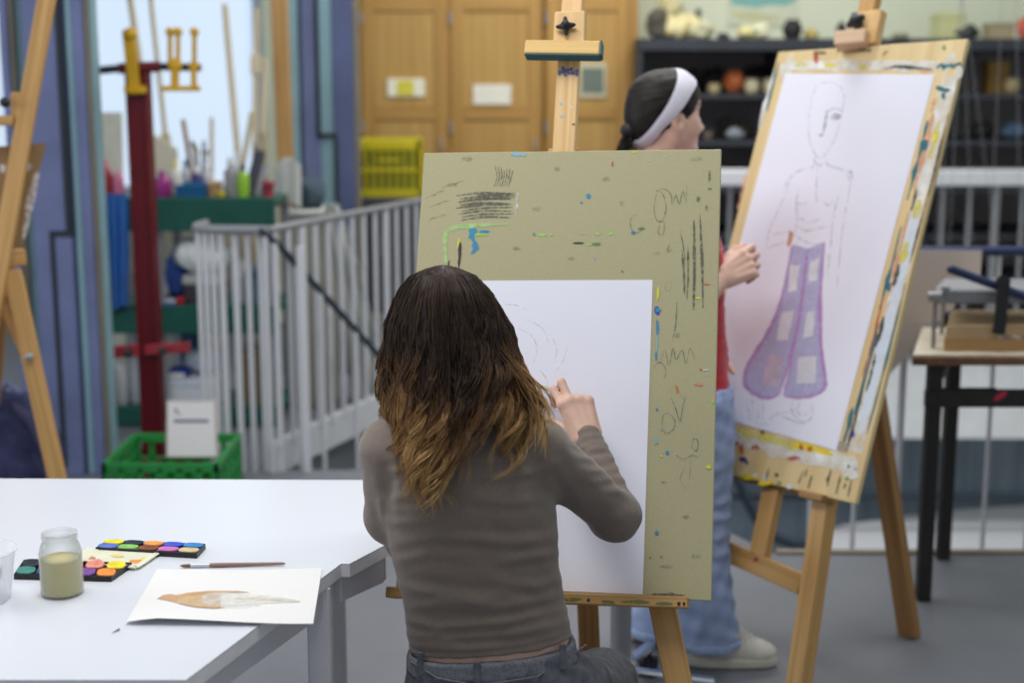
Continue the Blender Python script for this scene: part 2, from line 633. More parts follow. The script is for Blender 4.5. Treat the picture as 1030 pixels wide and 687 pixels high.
# ------------------------------------------------------------------ floor with the stair opening, back wall, window
m = MB()
m.prism([(X0, -.6, 0), (X1, -.6, 0), (X1, 4.72, 0), (.9, 4.72, 0), (.35, 5.8, 0), (-1.0, 5.8, 0), (-.1, 8.2, 0), (X1, 8.2, 0), (X1, YB + .1, 0), (X0, YB + .1, 0)], (0, 0, -.2))
struct('floor', m, M['floor'])
m = MB().box((-.1, 8.185, -.47), (X1, 8.2, -.005), .002)
struct('trim_1', m, M['slab'])
m = MB().box((.9, 4.722, -.2), (X1, 4.75, .012), .002)
struct('trim_2', m, M['curb'])
m = MB().box((-1.2, 8.8, -2.2), (X1, 8.9, -.2), .0)
for i in range(16):
    x = -.9 + i * .34
    m.box((x, 8.785, -2.2), (x + .05, 8.8, -.2), .004)
struct('wall_stairwell', m, M['wellwall'])
lowpts = [(812, 560), (820, 540), (833, 533), (846, 529), (875, 524), (920, 518), (960, 513), (1040, 508), (1120, 504)]
P = [atz(x, y, -1.0) for x, y in lowpts]
P = [Vector((P[0].x - .1, 6.2, -1.0))] + P + [Vector((P[-1].x, 6.2, -1.0))]
struct('floor_landing', MB().prism(P, (0, 0, -.25)), M['wellwhite'])
struct('floor_stairwell', MB().box((-1.2, 4.8, -2.25), (X1, 8.9, -2.2), 0), M['floor'])
# stairs going down behind the left railing
m = MB()
for i in range(8):
    m.box((-.95 + i * .26, 5.84, -.18 * (i + 1) - .05), (-.95 + (i + 1) * .26 + .03, 6.75, -.18 * (i + 1)), .004)
struct('stair_floor', m, M['floor'])
# back wall: cream right part, window to the left
xw0, xw1 = -4.6, -1.62
m = MB()
m.box((xw1, YB, 0), (X1, YB + .1, 3.4), 0)
m.box((X0, YB, 0), (xw1, YB + .1, .85), 0, 1)
m.box((X0, YB, .85), (xw0, YB + .1, 3.4), 0, 1)
m.box((xw0, YB, 3.2), (xw1, YB + .1, 3.4), 0, 1)
struct('wall_back', m, [M['wall'], M['wallgrey']])
w = struct('window_1', MB().box((xw0, YB + .05, .85), (xw1, YB + .06, 3.2), 0), emit('daylight_pane', S(205, 222, 240), .92))
m = MB()
for x in (xw0, -3.55, -2.72, xw1):
    m.box((x - .03, YB - .02, .85), (x + .03, YB + .04, 3.2), .006)
for z in (.87, 3.17):
    m.box((xw0, YB - .025, z - .03), (xw1, YB + .035, z + .03), .006)
m.build('window_frame', M['winframe'], w)
struct('wall_left', MB().box((X0 - .1, 2.6, 0), (X0, YB + .1, 3.4), 0), M['wallgrey'])
struct('wall_right', MB().box((X1, 2.6, -2.2), (X1 + .1, YB + .1, 3.4), 0), M['wall'])

# ------------------------------------------------------------------ painted steel columns
def column(name, Y, stripes, dark, z1, side):
    m = MB(); mats = [M['lilac'], M['teal'], M['olive'], M['groove'], M['lilacd']]
    for (a, b, mi, dy) in stripes:
        xa, xb = at(a, 240, Y).x, at(b, 240, Y).x
        m.box((xa, Y + dy, 0), (xb, Y + .10, 3.3), .004, mi)
    for (a, b, y0, y1, yy) in dark:
        pa, pb = at(a, y1, Y), at(b, y0, Y)
        m.box((at(a, 240, Y).x, Y - .004, max(0, pa.z)), (at(b, 240, Y).x, Y + .03, pb.z), .001, 3)
    o = struct(name, m, mats)
    return o
column('steel_column', 5.72, [(12, 19, 0, 0), (19, 24, 2, .02), (24, 34, 1, .05), (34, 72, 0, 0), (72, 76, 4, .02), (76, 83, 1, .01), (83, 94, 0, 0), (94, 99, 2, .01), (99, 102, 1, .02)],
       [(67, 73, -300, 232, 0), (50, 73, 232, 238, 0), (50, 55, 238, 470, 0)], 3.3, 0)
column('steel_column', 7.75, [(291, 304, 1, 0), (304, 308, 4, .02), (308, 325, 0, 0), (325, 338, 1, .01), (338, 358, 4, 0), (358, 363, 2, .02)],
       [(321, 325, -300, 136, 0), (321, 341, 134, 139, 0), (338, 342, 139, 300, 0)], 3.3, 0)

# ------------------------------------------------------------------ oak cupboards on the back wall
def cupboard(xa, xb, doors, label):
    Yf = 8.86
    t = thing('cupboard', ((xa + xb) / 2, 9.15, 0), label, 'cupboard', 'oak cupboards along the back wall')
    m = MB(); m.box((xa, Yf + .02, .08), (xb, YB - .01, 2.5), .004); m.box((xa + .03, Yf + .06, 0), (xb - .03, YB - .03, .08), .003)
    m.build('body', M['oakd'], t)
    for (a, b, stick) in doors:
        m = MB()
        m.box((a, Yf, .12), (a + .075, Yf + .022, 2.44), .003, 0, 1, 2); m.box((b - .075, Yf, .12), (b, Yf + .022, 2.44), .003, 0, 1, 2)
        for z0, z1 in ((.12, .24), (1.34, 1.42), (1.98, 2.06), (2.36, 2.44)):
            m.box((a + .075, Yf + .001, z0), (b - .075, Yf + .022, z1), .003)
        for z0, z1 in ((.24, 1.34), (1.42, 1.98), (2.06, 2.36)):
            m.box((a + .07, Yf + .012, z0), (b - .07, Yf + .02, z1), .002, 1, 1, 2)
        d = m.build('door', [M['oakd'], M['oak']], t)
        h = MB(); h.tube([(b - .035, Yf, 1.12), (b - .035, Yf - .03, 1.13), (b - .035, Yf - .03, 1.22), (b - .035, Yf, 1.23)], .006, 8)
        h.build('handle', M['greymetal'], d)
        for z in (1.3, 1.94):
            hb = MB(); hb.tube([(a - .004, Yf - .004, z - .035), (a - .004, Yf - .004, z + .035)], .009, 8)
            hb.build('hinge', M['greymetal'], d)
        for (l, r, tp, bt, mats) in stick:
            A, B = at(l, bt, Yf), at(r, tp, Yf)
            q = MB(); q.box((A.x, Yf - .003, A.z), (B.x, Yf + .001 + .012, B.z), 0, 0)
            if mats[1] is not None:
                dx, dz = (B.x - A.x), (B.z - A.z)
                f = mats[2]
                q.box((A.x + dx * f[0], Yf - .005, A.z + dz * f[1]), (A.x + dx * f[2], Yf - .003, A.z + dz * f[3]), 0, 1)
            q.build('label_card', [mats[0]] + ([mats[1]] if mats[1] else []), d)
cx = lambda px: at(px, 100, 8.86).x
cupboard(cx(356), cx(546), [(cx(365), cx(450), [(390, 427, 79, 97, (flat(236, 234, 214), flat(214, 204, 70), (.25, .05, .7, .9)))]),
                            (cx(454), cx(544), [(476, 514, 85, 105, (flat(232, 230, 216), None, None))])],
         'double oak cupboard with two labelled doors behind the yellow crate')
cupboard(cx(547.5), cx(641), [(cx(550), cx(632), [(582, 610, 63, 98, (flat(196, 190, 160), flat(106, 118, 108), (.1, .12, .9, .85)))])],
         'single door oak cupboard with a small grey picture, beside the dark shelving')
# ------------------------------------------------------------------ yellow crate on a grey cabinet
t = thing('storage_cabinet', at(393, 330, 8.05), 'dark grey metal cabinet behind the railing, under the yellow crate', 'cabinet')
a, b = at(359, 200, 8.0).x, at(424, 200, 8.0).x
zt = at(390, 199, 8.0).z
m = MB(); m.box((a, 8.02, .30), (b, 8.4, zt), .006); m.build('body', M['darkmetal'], t)
m = MB(); m.box((a, 8.03, 0), (b, 8.4, .30), .004); m.build('plinth', M['wallgrey'], t)
for k in range(2):
    m = MB(); m.box((a + .01 + k * (b - a) / 2, 8.0, .33), (a - .005 + (k + 1) * (b - a) / 2, 8.02, zt - .03), .004)
    d = m.build('door', M['darkmetal'], t)
    m = MB(); m.box((a + (b - a) / 2 - .045 + k * .07, 7.985, .62), (a + (b - a) / 2 - .025 + k * .07, 8.0, .74), .003); m.build('handle', M['greymetal'], d)
def crate(name, lo, hi, mat, label, slots, cat='crate', slot_shade=None):
    """open plastic crate with slotted walls and a rim"""
    t = thing(name, ((lo[0] + hi[0]) / 2, (lo[1] + hi[1]) / 2, lo[2]), label, cat)
    m = MB(); w = .012
    m.box((lo[0] + w, lo[1] + w, lo[2]), (hi[0] - w, hi[1] - w, lo[2] + .008), .002)
    H = hi[2] - lo[2]
    def wall(p, q, nrm):
        p, q = Vector(p), Vector(q); d = (q - p); L = d.length; d.normalize(); n = Vector(nrm)
        up = Vector((0, 0, 1))
        def bx(u0, u1, z0, z1, dep=w):
            m.obox(p + d * (u0 + u1) / 2 + up * (z0 + z1) / 2 + n * dep / 2, [d, up, n], [u1 - u0, z1 - z0, dep], .002)
        bx(0, L, 0, H * .14); bx(0, L, H * .82, H, w * 1.5)
        bx(0, L, H * .44, H * .5)
        k = slots
        for i in range(k + 1):
            u = L * i / k
            wd = L / k * (.30 if 0 < i < k else .7)
            bx(max(0, u - wd / 2), min(L, u + wd / 2), 0, H * .9)
        # grip
        bx(L * .32, L * .68, H * .62, H * .66, w * 1.6)
    wall((lo[0], lo[1], lo[2]), (hi[0], lo[1], lo[2]), (0, 1, 0)); wall((lo[0], hi[1], lo[2]), (hi[0], hi[1], lo[2]), (0, -1, 0))
    wall((lo[0], lo[1], lo[2]), (lo[0], hi[1], lo[2]), (1, 0, 0)); wall((hi[0], lo[1], lo[2]), (hi[0], hi[1], lo[2]), (-1, 0, 0))
    m.build('shell', mat, t)
    if slot_shade:
        m = MB(); g_ = .03; m.box((lo[0] + g_, lo[1] + g_, lo[2] + .01), (hi[0] - g_, hi[1] - g_, lo[2] + (hi[2] - lo[2]) * .86), .004); m.build('slot_shade', slot_shade, t)  # added solid box, coloured like the shaded inside seen through the slots
    return t
za, zb = zt, at(390, 141, 8.0).z
crate('plastic_crate', (at(360, 170, 8.0).x, 8.03, za), (at(422, 170, 8.0).x, 8.36, zb), M['ycrate'], 'yellow slotted plastic crate on the grey cabinet beside the cupboards', 8, slot_shade=flat(84, 104, 40))

# ------------------------------------------------------------------ left stair railing
t = thing('stair_railing', at(300, 476, 5.78), 'white barred stair railing with grey handrail behind the long table', 'railing')
A0, A1 = at(196, 235, 5.78), at(270, 228, 5.74)
A0.z = A1.z = 1.0
B1 = Vector((-.36, 7.36, 1.0))
rail = lambda pts, r: MB().tube(pts, r, 8)
m = MB()
pts = [Vector((A0.x, A0.y + .22, 1.0)), Vector((A0.x - .015, A0.y + .1, 1.0)), A0, A0.lerp(A1, .5), A1]
m.tube(pts, .017, 10); m.tube([A1, A1.lerp(B1, .5), B1], .015, 10)
m.build('top_rail', M['greymetal'], t)
dirB = (B1 - A1).normalized()
Cp = [at(262, 232, 5.72), at(280, 246, 5.8), at(320, 290, 5.95), at(378, 354, 6.2), at(424, 406, 6.4)]
MB().tube(Cp, .014, 10).build('stair_handrail', M['slate'], t)
m = MB(); m.beam((A1.x - .01, A1.y + .03, .06), (B1.x, B1.y, .06), .14, .03, (0, 0, 1)); m.build('stringer', M['whitemetal'], t)
def bar(p, q, w=.011):
    m = MB(); m.tube([p, q], w, 8); m.build('baluster', M['whitemetal'], t)
for px in (199, 206, 213.5, 222, 236, 249, 261):
    x = at(px, 240, 5.78).x
    bar((x, 5.78, 0.0), (x, 5.78, .99), .0135 if px in (222, 236) else .011)
for i in range(15):
    f = (i + .35) / 15
    p = A1.lerp(B1, f)
    bar((p.x, p.y, .1), (p.x, p.y, .99), .016 if i in (2, 9) else .0105)
for i in range(7):
    f = .06 + i * .15
    k = min(int(f * 4), 3); p = Cp[k].lerp(Cp[k + 1], f * 4 - k)
    z1 = p.z
    bar((p.x, p.y, max(-.6, z1 - .98)), (p.x, p.y, z1), .010)
m = MB(); m.tube([(at(304, 300, 5.78).x, 5.78, 0), (at(304, 300, 5.78).x, 5.78, .93)], .02, 10); m.build('newel_post', M['whitemetal'], t)

# near right railing with navy handrail
t = thing('floor_edge_railing', (2.0, 4.77, 0), 'thin white posts with a navy handrail along the stair opening', 'railing')
MB().tube([(.7, 4.78, 1.03), (3.4, 4.78, 1.03)], .017, 10).build('handrail', M['navy'], t)
for i, px in enumerate((728, 772, 816, 860, 903, 948, 992, 1036, 1080)):
    x = at(px, 480, 4.78).x
    m = MB(); m.tube([(x, 4.78, -.15), (x, 4.78, 1.02)], .013 if i == 4 else .008, 8); m.build('post', M['whitemetal'], t)
# far railing with broad pale top
t = thing('far_railing', (1.9, 8.15, 0), 'far railing with a broad pale top ledge before the dark shelving', 'railing')
z0, z1 = at(950, 187, 8.08).z, at(950, 172, 8.08).z
m = MB(); m.box((-.05, 8.08, z0), (3.9, 8.30, z1), .006); m.build('top_ledge', [M['wellwhite']], t)
for i in range(24):
    x = at(948, 220, 8.12).x + (i - 15) * .149
    if x < .1 or x > 3.8: continue
    m = MB(); r = .022 if i == 17 else .013
    m.tube([(x, 8.13, 0), (x, 8.13, z0 + .01)], r, 8); m.build('post', M['greymetal'], t)
# rails inside the stairwell
m = MB().tube([at(690, 497, 8.1), at(745, 498, 8.1), at(860, 498, 8.1), at(1060, 501, 8.1), at(1120, 502, 8.1)], .026, 10)
tag(m.build('handrail', M['slate']), 'dark horizontal handrail on the wall down in the stairwell', 'handrail')
Q = [at(726, 470, 7.7), at(742, 482, 7.7), at(752, 505, 7.7), at(764, 527, 7.7), at(780, 541, 7.7), at(797, 547, 7.7), at(830, 548, 7.7)]
m = MB().tube(Q, .026, 10)
tag(m.build('curved_handrail', M['slate']), 'dark curved handrail bending down the stairwell behind the right easel', 'handrail')
# ------------------------------------------------------------------ green shelving by the window, with its bottles and boxes
t = thing('metal_shelving', (-1.52, 6.75, 0), 'green metal shelving full of paint bottles below the window', 'shelving')
xa, xb = at(98, 205, 6.6).x, at(278, 205, 6.6).x
SHELF = []
for (zb, zt_) in ((-.0, .085), (.435, .56), (.905, 1.05)):
    m = MB(); m.box((xa, 6.54, zb + .005), (xb, 6.565, zt_ + .012), .004); m.box((xa, 6.565, zt_ - .03), (xb, 7.0, zt_), .003)
    m.build('shelf', M['green'], t); SHELF.append(zt_)
for x in (xa + .02, at(159, 240, 6.6).x, xb - .02):
    for y in (6.59, 6.98):
        m = MB(); m.box((x - .02, y - .018, 0), (x + .02, y + .018, 1.04), .003); m.build('upright', M['greymetal'], t)

def bottle(x, y, z, w, h, col, label, capcol=(230, 230, 226), group='paint bottles on the green shelving', cat='bottle', name='paint_bottle'):
    t = thing(name, (x, y, z), label, cat, group)
    r = w / 2; hb = h * .74
    m = MB(); m.lathe([(r * .92, 0), (r, .006), (r, hb * .8), (r * .9, hb * .92), (r * .42, hb), (r * .38, hb + .01)], (x, y, z), 18)
    m.build('body', flat(*col, .35), t)
    m = MB(); m.lathe([(r * .5, hb + .006), (r * .5, h * .9), (r * .32, h * .93), (r * .26, h)], (x, y, z), 14)
    m.build('cap', flat(*capcol, .4), t)
def tub(x, y, z, w, h, col, label, name='plastic_tub', cat='tub', group=None):
    t = thing(name, (x, y, z), label, cat, group); r = w / 2
    m = MB(); m.lathe([(r * .82, 0), (r * .85, .004), (r, h), (r * 1.04, h), (r * 1.04, h - .012), (r * .97, h - .014)], (x, y, z), 24, close=False)
    m.lathe([(0, .002), (r * .82, .002)], (x, y, z), 24, close=False); m.lathe([(r * .96, h), (r * .8, .008), (0, .008)], (x, y, z), 24, close=False)
    m.build('shell', flat(*col, .4), t)
    return t
def brushpot(x, y, z, w, h, col, label, n, tall, cols):
    t = tub(x, y, z, w, h, col, label, 'brush_pot', 'brush pot', 'brush pots on the green shelving')
    for i in range(n):
        a = 2 * math.pi * i / n + .3
        p = Vector((x + math.cos(a) * w * .15, y + math.sin(a) * w * .15, z + .012)); q = Vector((x + math.cos(a) * w * .6, y + math.sin(a) * w * .5, z + tall * random.uniform(.75, 1)))
        m = MB(); m.tube([p, p.lerp(q, .5), p.lerp(q, .8), p.lerp(q, .84), p.lerp(q, .92), q], [.003, .005, .004, .007, .009, .002], 8)
        m.build('brush', flat(*cols[i % len(cols)]), t)
def boxy(x0, x1, y0, y1, z, h, col, label, name='storage_box', cat='box', lid=None, group=None):
    t = thing(name, ((x0 + x1) / 2, (y0 + y1) / 2, z), label, cat, group)
    m = MB(); m.box((x0, y0, z), (x1, y1, z + h * .8), .004); m.build('body', flat(*col), t)
    m = MB(); m.box((x0 - .004, y0 - .004, z + h * .72), (x1 + .004, y1 + .004, z + h), .004); m.build('lid', flat(*(lid or col)), t)
def sx(px, Y=6.7): return at(px, 200, Y).x
zt = SHELF[2]
B = lambda px, w, top, col, label, cc=(230, 230, 226), Y=6.68: bottle(sx(px, Y), Y, zt, w / 215, at(px, top, Y).z - zt, col, label, cc)
B(108, 13, 160, (160, 54, 62), 'dark red paint bottle at the column end of the green shelf', (210, 120, 140))
B(120, 11, 167, (206, 120, 150), 'pink paint bottle between the red bottle and the red clamp post', (220, 170, 190))
B(151, 12, 163, (74, 76, 168), 'violet blue paint bottle just right of the red clamp post', (70, 80, 160))
B(164, 16, 171, (158, 50, 130), 'magenta paint bottle on the green shelf, the widest bottle there', (150, 60, 120))
B(178, 12, 160, (224, 224, 214), 'white paint bottle with a pale yellow cap beside the magenta bottle', (226, 222, 140), 6.72)
B(199, 12, 168, (70, 66, 130), 'purple paint bottle behind the blue basket', (220, 220, 226), 6.84)
B(209, 11, 165, (206, 210, 214), 'pale grey paint bottle behind the right side of the blue basket', (226, 226, 226), 6.86)
B(233, 14, 158, (150, 148, 152), 'grey paint bottle right of the small yellow pot', (200, 200, 204))
B(245, 12, 164, (150, 200, 60), 'lime green paint bottle on the green shelf', (70, 70, 66))
B(241, 10, 152, (206, 204, 206), 'slim white paint bottle behind the lime green one', (214, 214, 220), 6.85)
B(188, 10, 160, (192, 196, 206), 'slim pale bottle behind the left side of the blue basket', (90, 120, 150), 6.87)
x0, x1 = sx(182), sx(212)
t = thing('storage_basket', ((x0 + x1) / 2, 6.68, zt), 'blue plastic basket on the green shelf', 'basket')
m = MB()
for (a, b) in (((x0, 6.6), (x1, 6.61)), ((x0, 6.75), (x1, 6.76)), ((x0, 6.6), (x0 + .008, 6.76)), ((x1 - .008, 6.6), (x1, 6.76))):
    m.box((a[0], a[1], zt), (b[0], b[1], zt + .06), .002)
m.box((x0, 6.6, zt), (x1, 6.76, zt + .008), .001); m.build('shell', flat(24, 88, 134, .4), t)
m = MB(); m.box((x0 - .006, 6.595, zt + .052), (x1 + .006, 6.603, zt + .066), .002); m.box((x0 - .006, 6.757, zt + .052), (x1 + .006, 6.765, zt + .066), .002); m.build('rim', flat(32, 100, 146, .4), t)
boxy(sx(212.5), sx(222), 6.64, 6.74, zt, .075, (186, 150, 104), 'small tan cardboard box right of the blue basket')
tub(sx(226), 6.62, zt, .032, .035, (220, 196, 40), 'tiny yellow pot at the front of the green shelf', 'paint_pot', 'pot')
tub(sx(270), 6.7, zt, .055, .075, (178, 70, 84), 'small red pot at the right end of the green shelf', 'paint_pot', 'pot')
brushpot(sx(192), 6.93, zt, .06, .11, (190, 194, 200), 'grey brush pot with brushes behind the blue basket', 6, .26, [(150, 126, 90), (190, 170, 130), (80, 92, 100)])
brushpot(sx(256), 6.9, zt, .055, .12, (96, 98, 104), 'dark brush pot with brushes near the right end of the green shelf', 5, .3, [(196, 176, 140), (150, 130, 96)])
m = MB(); a = at(250, 192, 6.72); b = at(261, 152, 6.78); m.beam((a.x, 6.72, zt + .006), (b.x, 6.8, b.z), .05, .02, (1, 0, 0)); m.beam((a.x + .03, 6.73, zt + .006), (b.x + .02, 6.81, b.z - .06), .04, .012, (1, 0, 0), mat=1)
tag(m.build('leaning_folder', [flat(58, 62, 74), flat(150, 152, 160)]), 'dark narrow folder leaning on the green shelf beside the lime bottle', 'folder')
# blue cloth apron hanging from the shelf end
rows = []
for i in range(13):
    f = i / 12; z = at(110, 196, 6.45).z + (at(110, 312, 6.45).z - at(110, 196, 6.45).z) * f
    w0, w1 = at(101 + 2 * f, 250, 6.5).x, at(127 - 2 * f + 1 * math.sin(f * 5), 250, 6.47).x
    rows.append([(w0 + (w1 - w0) * k / 14, 6.515 + .022 * math.sin(k * 1.5 + f * 1.3) * (.35 + f * .65), z - .012 * math.sin(k * .45) * f) for k in range(15)])
o = MB().sheet(rows, .006).build('apron', pm('blue_cloth', S(48, 104, 178), .85, var=.12, vscale=12)); tag(o, 'blue cloth apron hanging off the green shelving beside the lilac column', 'apron')
m = MB(); m.tube([(at(110, 196, 6.5).x, 6.52, at(110, 197, 6.47).z), (at(113, 196, 6.5).x, 6.535, 1.05), (at(116, 196, 6.5).x, 6.52, at(110, 197, 6.47).z)], .004, 6); WL[o.name] = Vector(o.location); m.build('strap', flat(40, 84, 150), o)
# middle shelf
z2, z1s = SHELF[1], SHELF[0]
def lump(name, c, r, mat, label, cat, seed, amp=.12, group=None, flatz=True):
    """soft irregular solid resting on its base"""
    t = thing(name, c, label, cat, group)
    c = np.array(c); r = np.array(r)
    pr = [ell(c + [0, 0, r[2]], r)]
    rr = np.random.default_rng(seed)
    for _ in range(5):
        d = rr.normal(size=3); d /= np.linalg.norm(d); d[2] = abs(d[2]) * .7
        pr.append(ell(c + [0, 0, r[2] * .8] + d * r * .55, r * rr.uniform(.35, .6), k=r.min() * .5))
    pr.append(half(c + [0, 0, .001], (0, 0, -1)))
    V, Q = sdf_mesh(pr, max(.006, r.min() / 9))
    N = vnormals(V, Q)
    d = wob(V, seed, r.mean() * 1.1) * r.min() * amp
    V = V + N * np.where(V[:, 2] > c[2] + .01, d, 0)[:, None]
    V[:, 2] = np.maximum(V[:, 2], c[2])
    np_obj('body', V, Q, mat, t)
    return t
lump('plastic_bag', (sx(200), 6.7, z2 + .14), (.13, .1, .085), flat(222, 230, 230, .5), 'crumpled white plastic bag high on the middle green shelf', 'bag', 3)
boxy(sx(186), sx(222), 6.6, 6.8, z2, .138, (56, 52, 58), 'dark box with a pale lid under the white plastic bag', lid=(170, 172, 168))
lump('folded_cloth', (sx(172), 6.75, z2 + .0), (.05, .06, .12), flat(70, 104, 190, .8), 'blue folded cloth standing on the middle green shelf', 'cloth', 9)
lump('paper_bundle', (sx(160), 6.64, z2), (.035, .035, .08), flat(178, 182, 200), 'grey paper bundle beside the red clamp post on the middle green shelf', 'bundle', 12)
boxy(sx(168), sx(178), 6.57, 6.62, z2, .03, (90, 120, 200), 'small blue and white box at the front of the middle green shelf', lid=(214, 216, 220))
tub(sx(183), 6.585, z2, .04, .04, (186, 40, 54), 'small red pot at the front of the middle green shelf', 'paint_pot', 'pot')
tub(sx(124), 6.63, z2, .05, .12, (206, 196, 190), 'pale pot left of the red clamp post on the middle green shelf', 'paint_pot', 'pot')
tub(sx(135), 6.72, z2, .06, .15, (208, 196, 176), 'cream pot half behind the red clamp post on the middle green shelf', 'paint_pot', 'pot')
bottle(sx(240), 6.72, z2, .05, .2, (200, 206, 210), 'pale bottle on the middle shelf seen through the railing', group=None)
boxy(sx(246), sx(272), 6.66, 6.86, z2, .16, (92, 110, 126), 'blue grey box on the middle shelf seen through the railing', lid=(70, 88, 106))
# lowest shelf
boxy(sx(163.5), sx(216), 6.6, 6.86, z1s, .13, (214, 218, 226), 'wide white box on the lowest green shelf behind the sign', lid=(206, 212, 222))
m = MB(); m.box((sx(164), 6.6, z1s + .131), (sx(184), 6.76, z1s + .165), .004); m.box((sx(164) + .004, 6.597, z1s + .137), (sx(184) - .003, 6.61, z1s + .159), 0, 1)
tag(m.build('blue_book', [flat(26, 58, 150), flat(220, 220, 216)]), 'dark blue book lying on the wide white box', 'book')
lump('paper_pile', (sx(198), 6.75, z1s + .131), (.09, .07, .06), flat(196, 206, 222), 'crumpled pale blue paper heap on the wide white box', 'paper', 21)
bottle(sx(114), 6.66, z1s, .07, .26, (214, 216, 220), 'tall white bottle on the lowest green shelf beside the column', group=None)
bottle(sx(128), 6.7, z1s, .07, .3, (204, 210, 222), 'taller pale blue bottle on the lowest green shelf left of the clamp post', group=None)
for i, (px, c, l) in enumerate(((161, (196, 204, 216), 'pale'), (176, (70, 116, 168), 'blue'), (190, (190, 196, 206), 'light grey'))):
    boxy(sx(px - 5), sx(px + 5), 6.89, 6.98, z1s, .37, c, '%s upright carton at the back of the lowest green shelf' % l, 'upright_carton', 'carton', group='cartons at the back of the lowest green shelf')
boxy(sx(238), sx(262), 6.62, 6.84, z1s, .26, (120, 104, 84), 'brown box on the lowest green shelf seen through the railing')

# wooden battens and folded stands by the window
def batten(p, q, w, tt, mat, label, name='wooden_batten', cat='batten', extra=None):
    a, b = at(*p), at(*q)
    d = (b - a); foot = b + d * ((.0 - b.z) / d.z)
    m = MB(); m.beam(a, foot, w, tt, (1, 0, 0), .003)
    if extra: extra(m, a, foot)
    tag(m.build(name, mat), label, cat, 'wooden battens leaning by the window')
batten((128, -20, 7.35), (160, 190, 7.35), .03, .022, M['pale'], 'pale batten leaning behind the red clamp post')
batten((150, -15, 7.5), (170, 170, 7.45), .022, .02, M['pale'], 'thin batten leaning just right of the red clamp post', extra=lambda m, a, f: m.beam(a.lerp(f, .36), a.lerp(f, .44), .045, .03, (1, 0, 0)))
batten((226, 4, 7.5), (240, 165, 7.4), .03, .022, M['pale'], 'pale batten standing in the middle of the window')
batten((258, 8, 7.5), (256, 165, 7.4), .024, .02, M['pale'], 'slim batten left of the broad wooden plank', extra=lambda m, a, f: m.beam(a.lerp(f, .12), a.lerp(f, .17), .05, .03, (1, 0, 0)))
batten((267, 60, 7.55), (262, 170, 7.45), .02, .02, M['pale'], 'short slim batten touching the broad wooden plank')
batten((184, 120, 7.3), (193, 175, 7.3), .02, .02, M['pined'], 'short dark stick behind the blue basket')
batten((213, 118, 7.3), (213, 170, 7.3), .018, .018, M['pale'], 'short pale stick behind the tan box')
batten((254, 112, 7.36), (243, 172, 7.36), .026, .02, M['pale'], 'short leaning batten behind the lime bottle')
batten((280, -20, 7.6), (288, 178, 7.55), .085, .03, M['pine'], 'broad orange wooden plank beside the teal column', 'wooden_plank', 'plank')
# folded display board (pale trapezoid) by the window
rows = [[at(x0 + (x1 - x0) * k / 3, y, 7.25) for k in range(4)] for (y, x0, x1) in ((112, 101, 121), (180, 99, 124), (300, 97, 126))]
P = [at(101, 113, 7.25), at(122, 113, 7.25), at(124, 190, 7.2), at(126, 300, 7.1), at(98, 300, 7.1)]
P0, P1, P2, P3 = at(101, 113, 7.25), at(122, 113, 7.25), at(126, 330, 7.1), at(98, 330, 7.1)
for q, top in ((P2, P1), (P3, P0)):
    pass
P2 = P1 + (P2 - P1) * (P1.z / (P1.z - P2.z)); P3 = P0 + (P3 - P0) * (P0.z / (P0.z - P3.z))
o = MB().prism([P0, P1, P2, P3], (0, .02, 0)).build('canvas_board', flat(206, 206, 190)); tag(o, 'cream board standing by the window behind the pink bottle', 'board')
P0, P1 = at(143, 128, 7.18), at(178, 150, 7.18)
P2, P3 = Vector((at(184, 190, 7.18).x, 7.1, 0)), Vector((at(140, 190, 7.18).x, 7.1, 0))
o = MB().prism([P0, P1, P2, P3], (0, .02, 0)).build('canvas_board', flat(214, 208, 186)); tag(o, 'cream slanted board behind the magenta bottle', 'board')

# ------------------------------------------------------------------ dark bundle and white drape behind the railing
cz = at(308, 212, 7.0).z
t = thing('plinth', (at(308, 212, 7.15).x, 7.15, 0), 'pale square plinth behind the stair railing under the dark bundle', 'plinth')
a, b = at(288, 230, 7.0).x, at(330, 230, 7.0).x
m = MB(); m.box((a, 6.98, 0), (b, 7.32, cz - .02), .005); m.build('body', M['wallgrey'], t); m = MB(); m.box((a - .012, 6.965, cz - .02), (b + .012, 7.335, cz), .004); m.build('top', M['cloth'], t)
lump('cloth_bundle', (at(310, 212, 7.14).x, 7.14, cz), (.085, .08, .075), flat(62, 78, 92, .8), 'dark blue grey bundle on the plinth behind the railing', 'bundle', 31, .2)
rows = []
for i in range(16):
    f = i / 15
    y = 205 + 215 * f
    l, r = 326 + 34 * f ** 1.1, 340 + 56 * f ** .8
    rows.append([at(l + (r - l) * k / 12, y, 6.93 + .25 * f + .03 * math.sin(k * 1.3 + 2 * f)) for k in range(13)])
o = MB().sheet(rows, .006).build('drape', M['cloth']); tag(o, 'white cloth drape hanging slantwise behind the stair railing', 'drape')
rows = [[at(276 + 26 * k / 8, 168 + 44 * i / 8 - 10 * math.sin(k / 8 * 3), 6.94 + .012 * math.sin(k * 1.7)) for k in range(9)] for i in range(9)]
o = MB().sheet(rows, .006).build('cloth', M['cloth']); tag(o, 'pale cloth hung beside the dark bundle at the end of the green shelf', 'cloth')

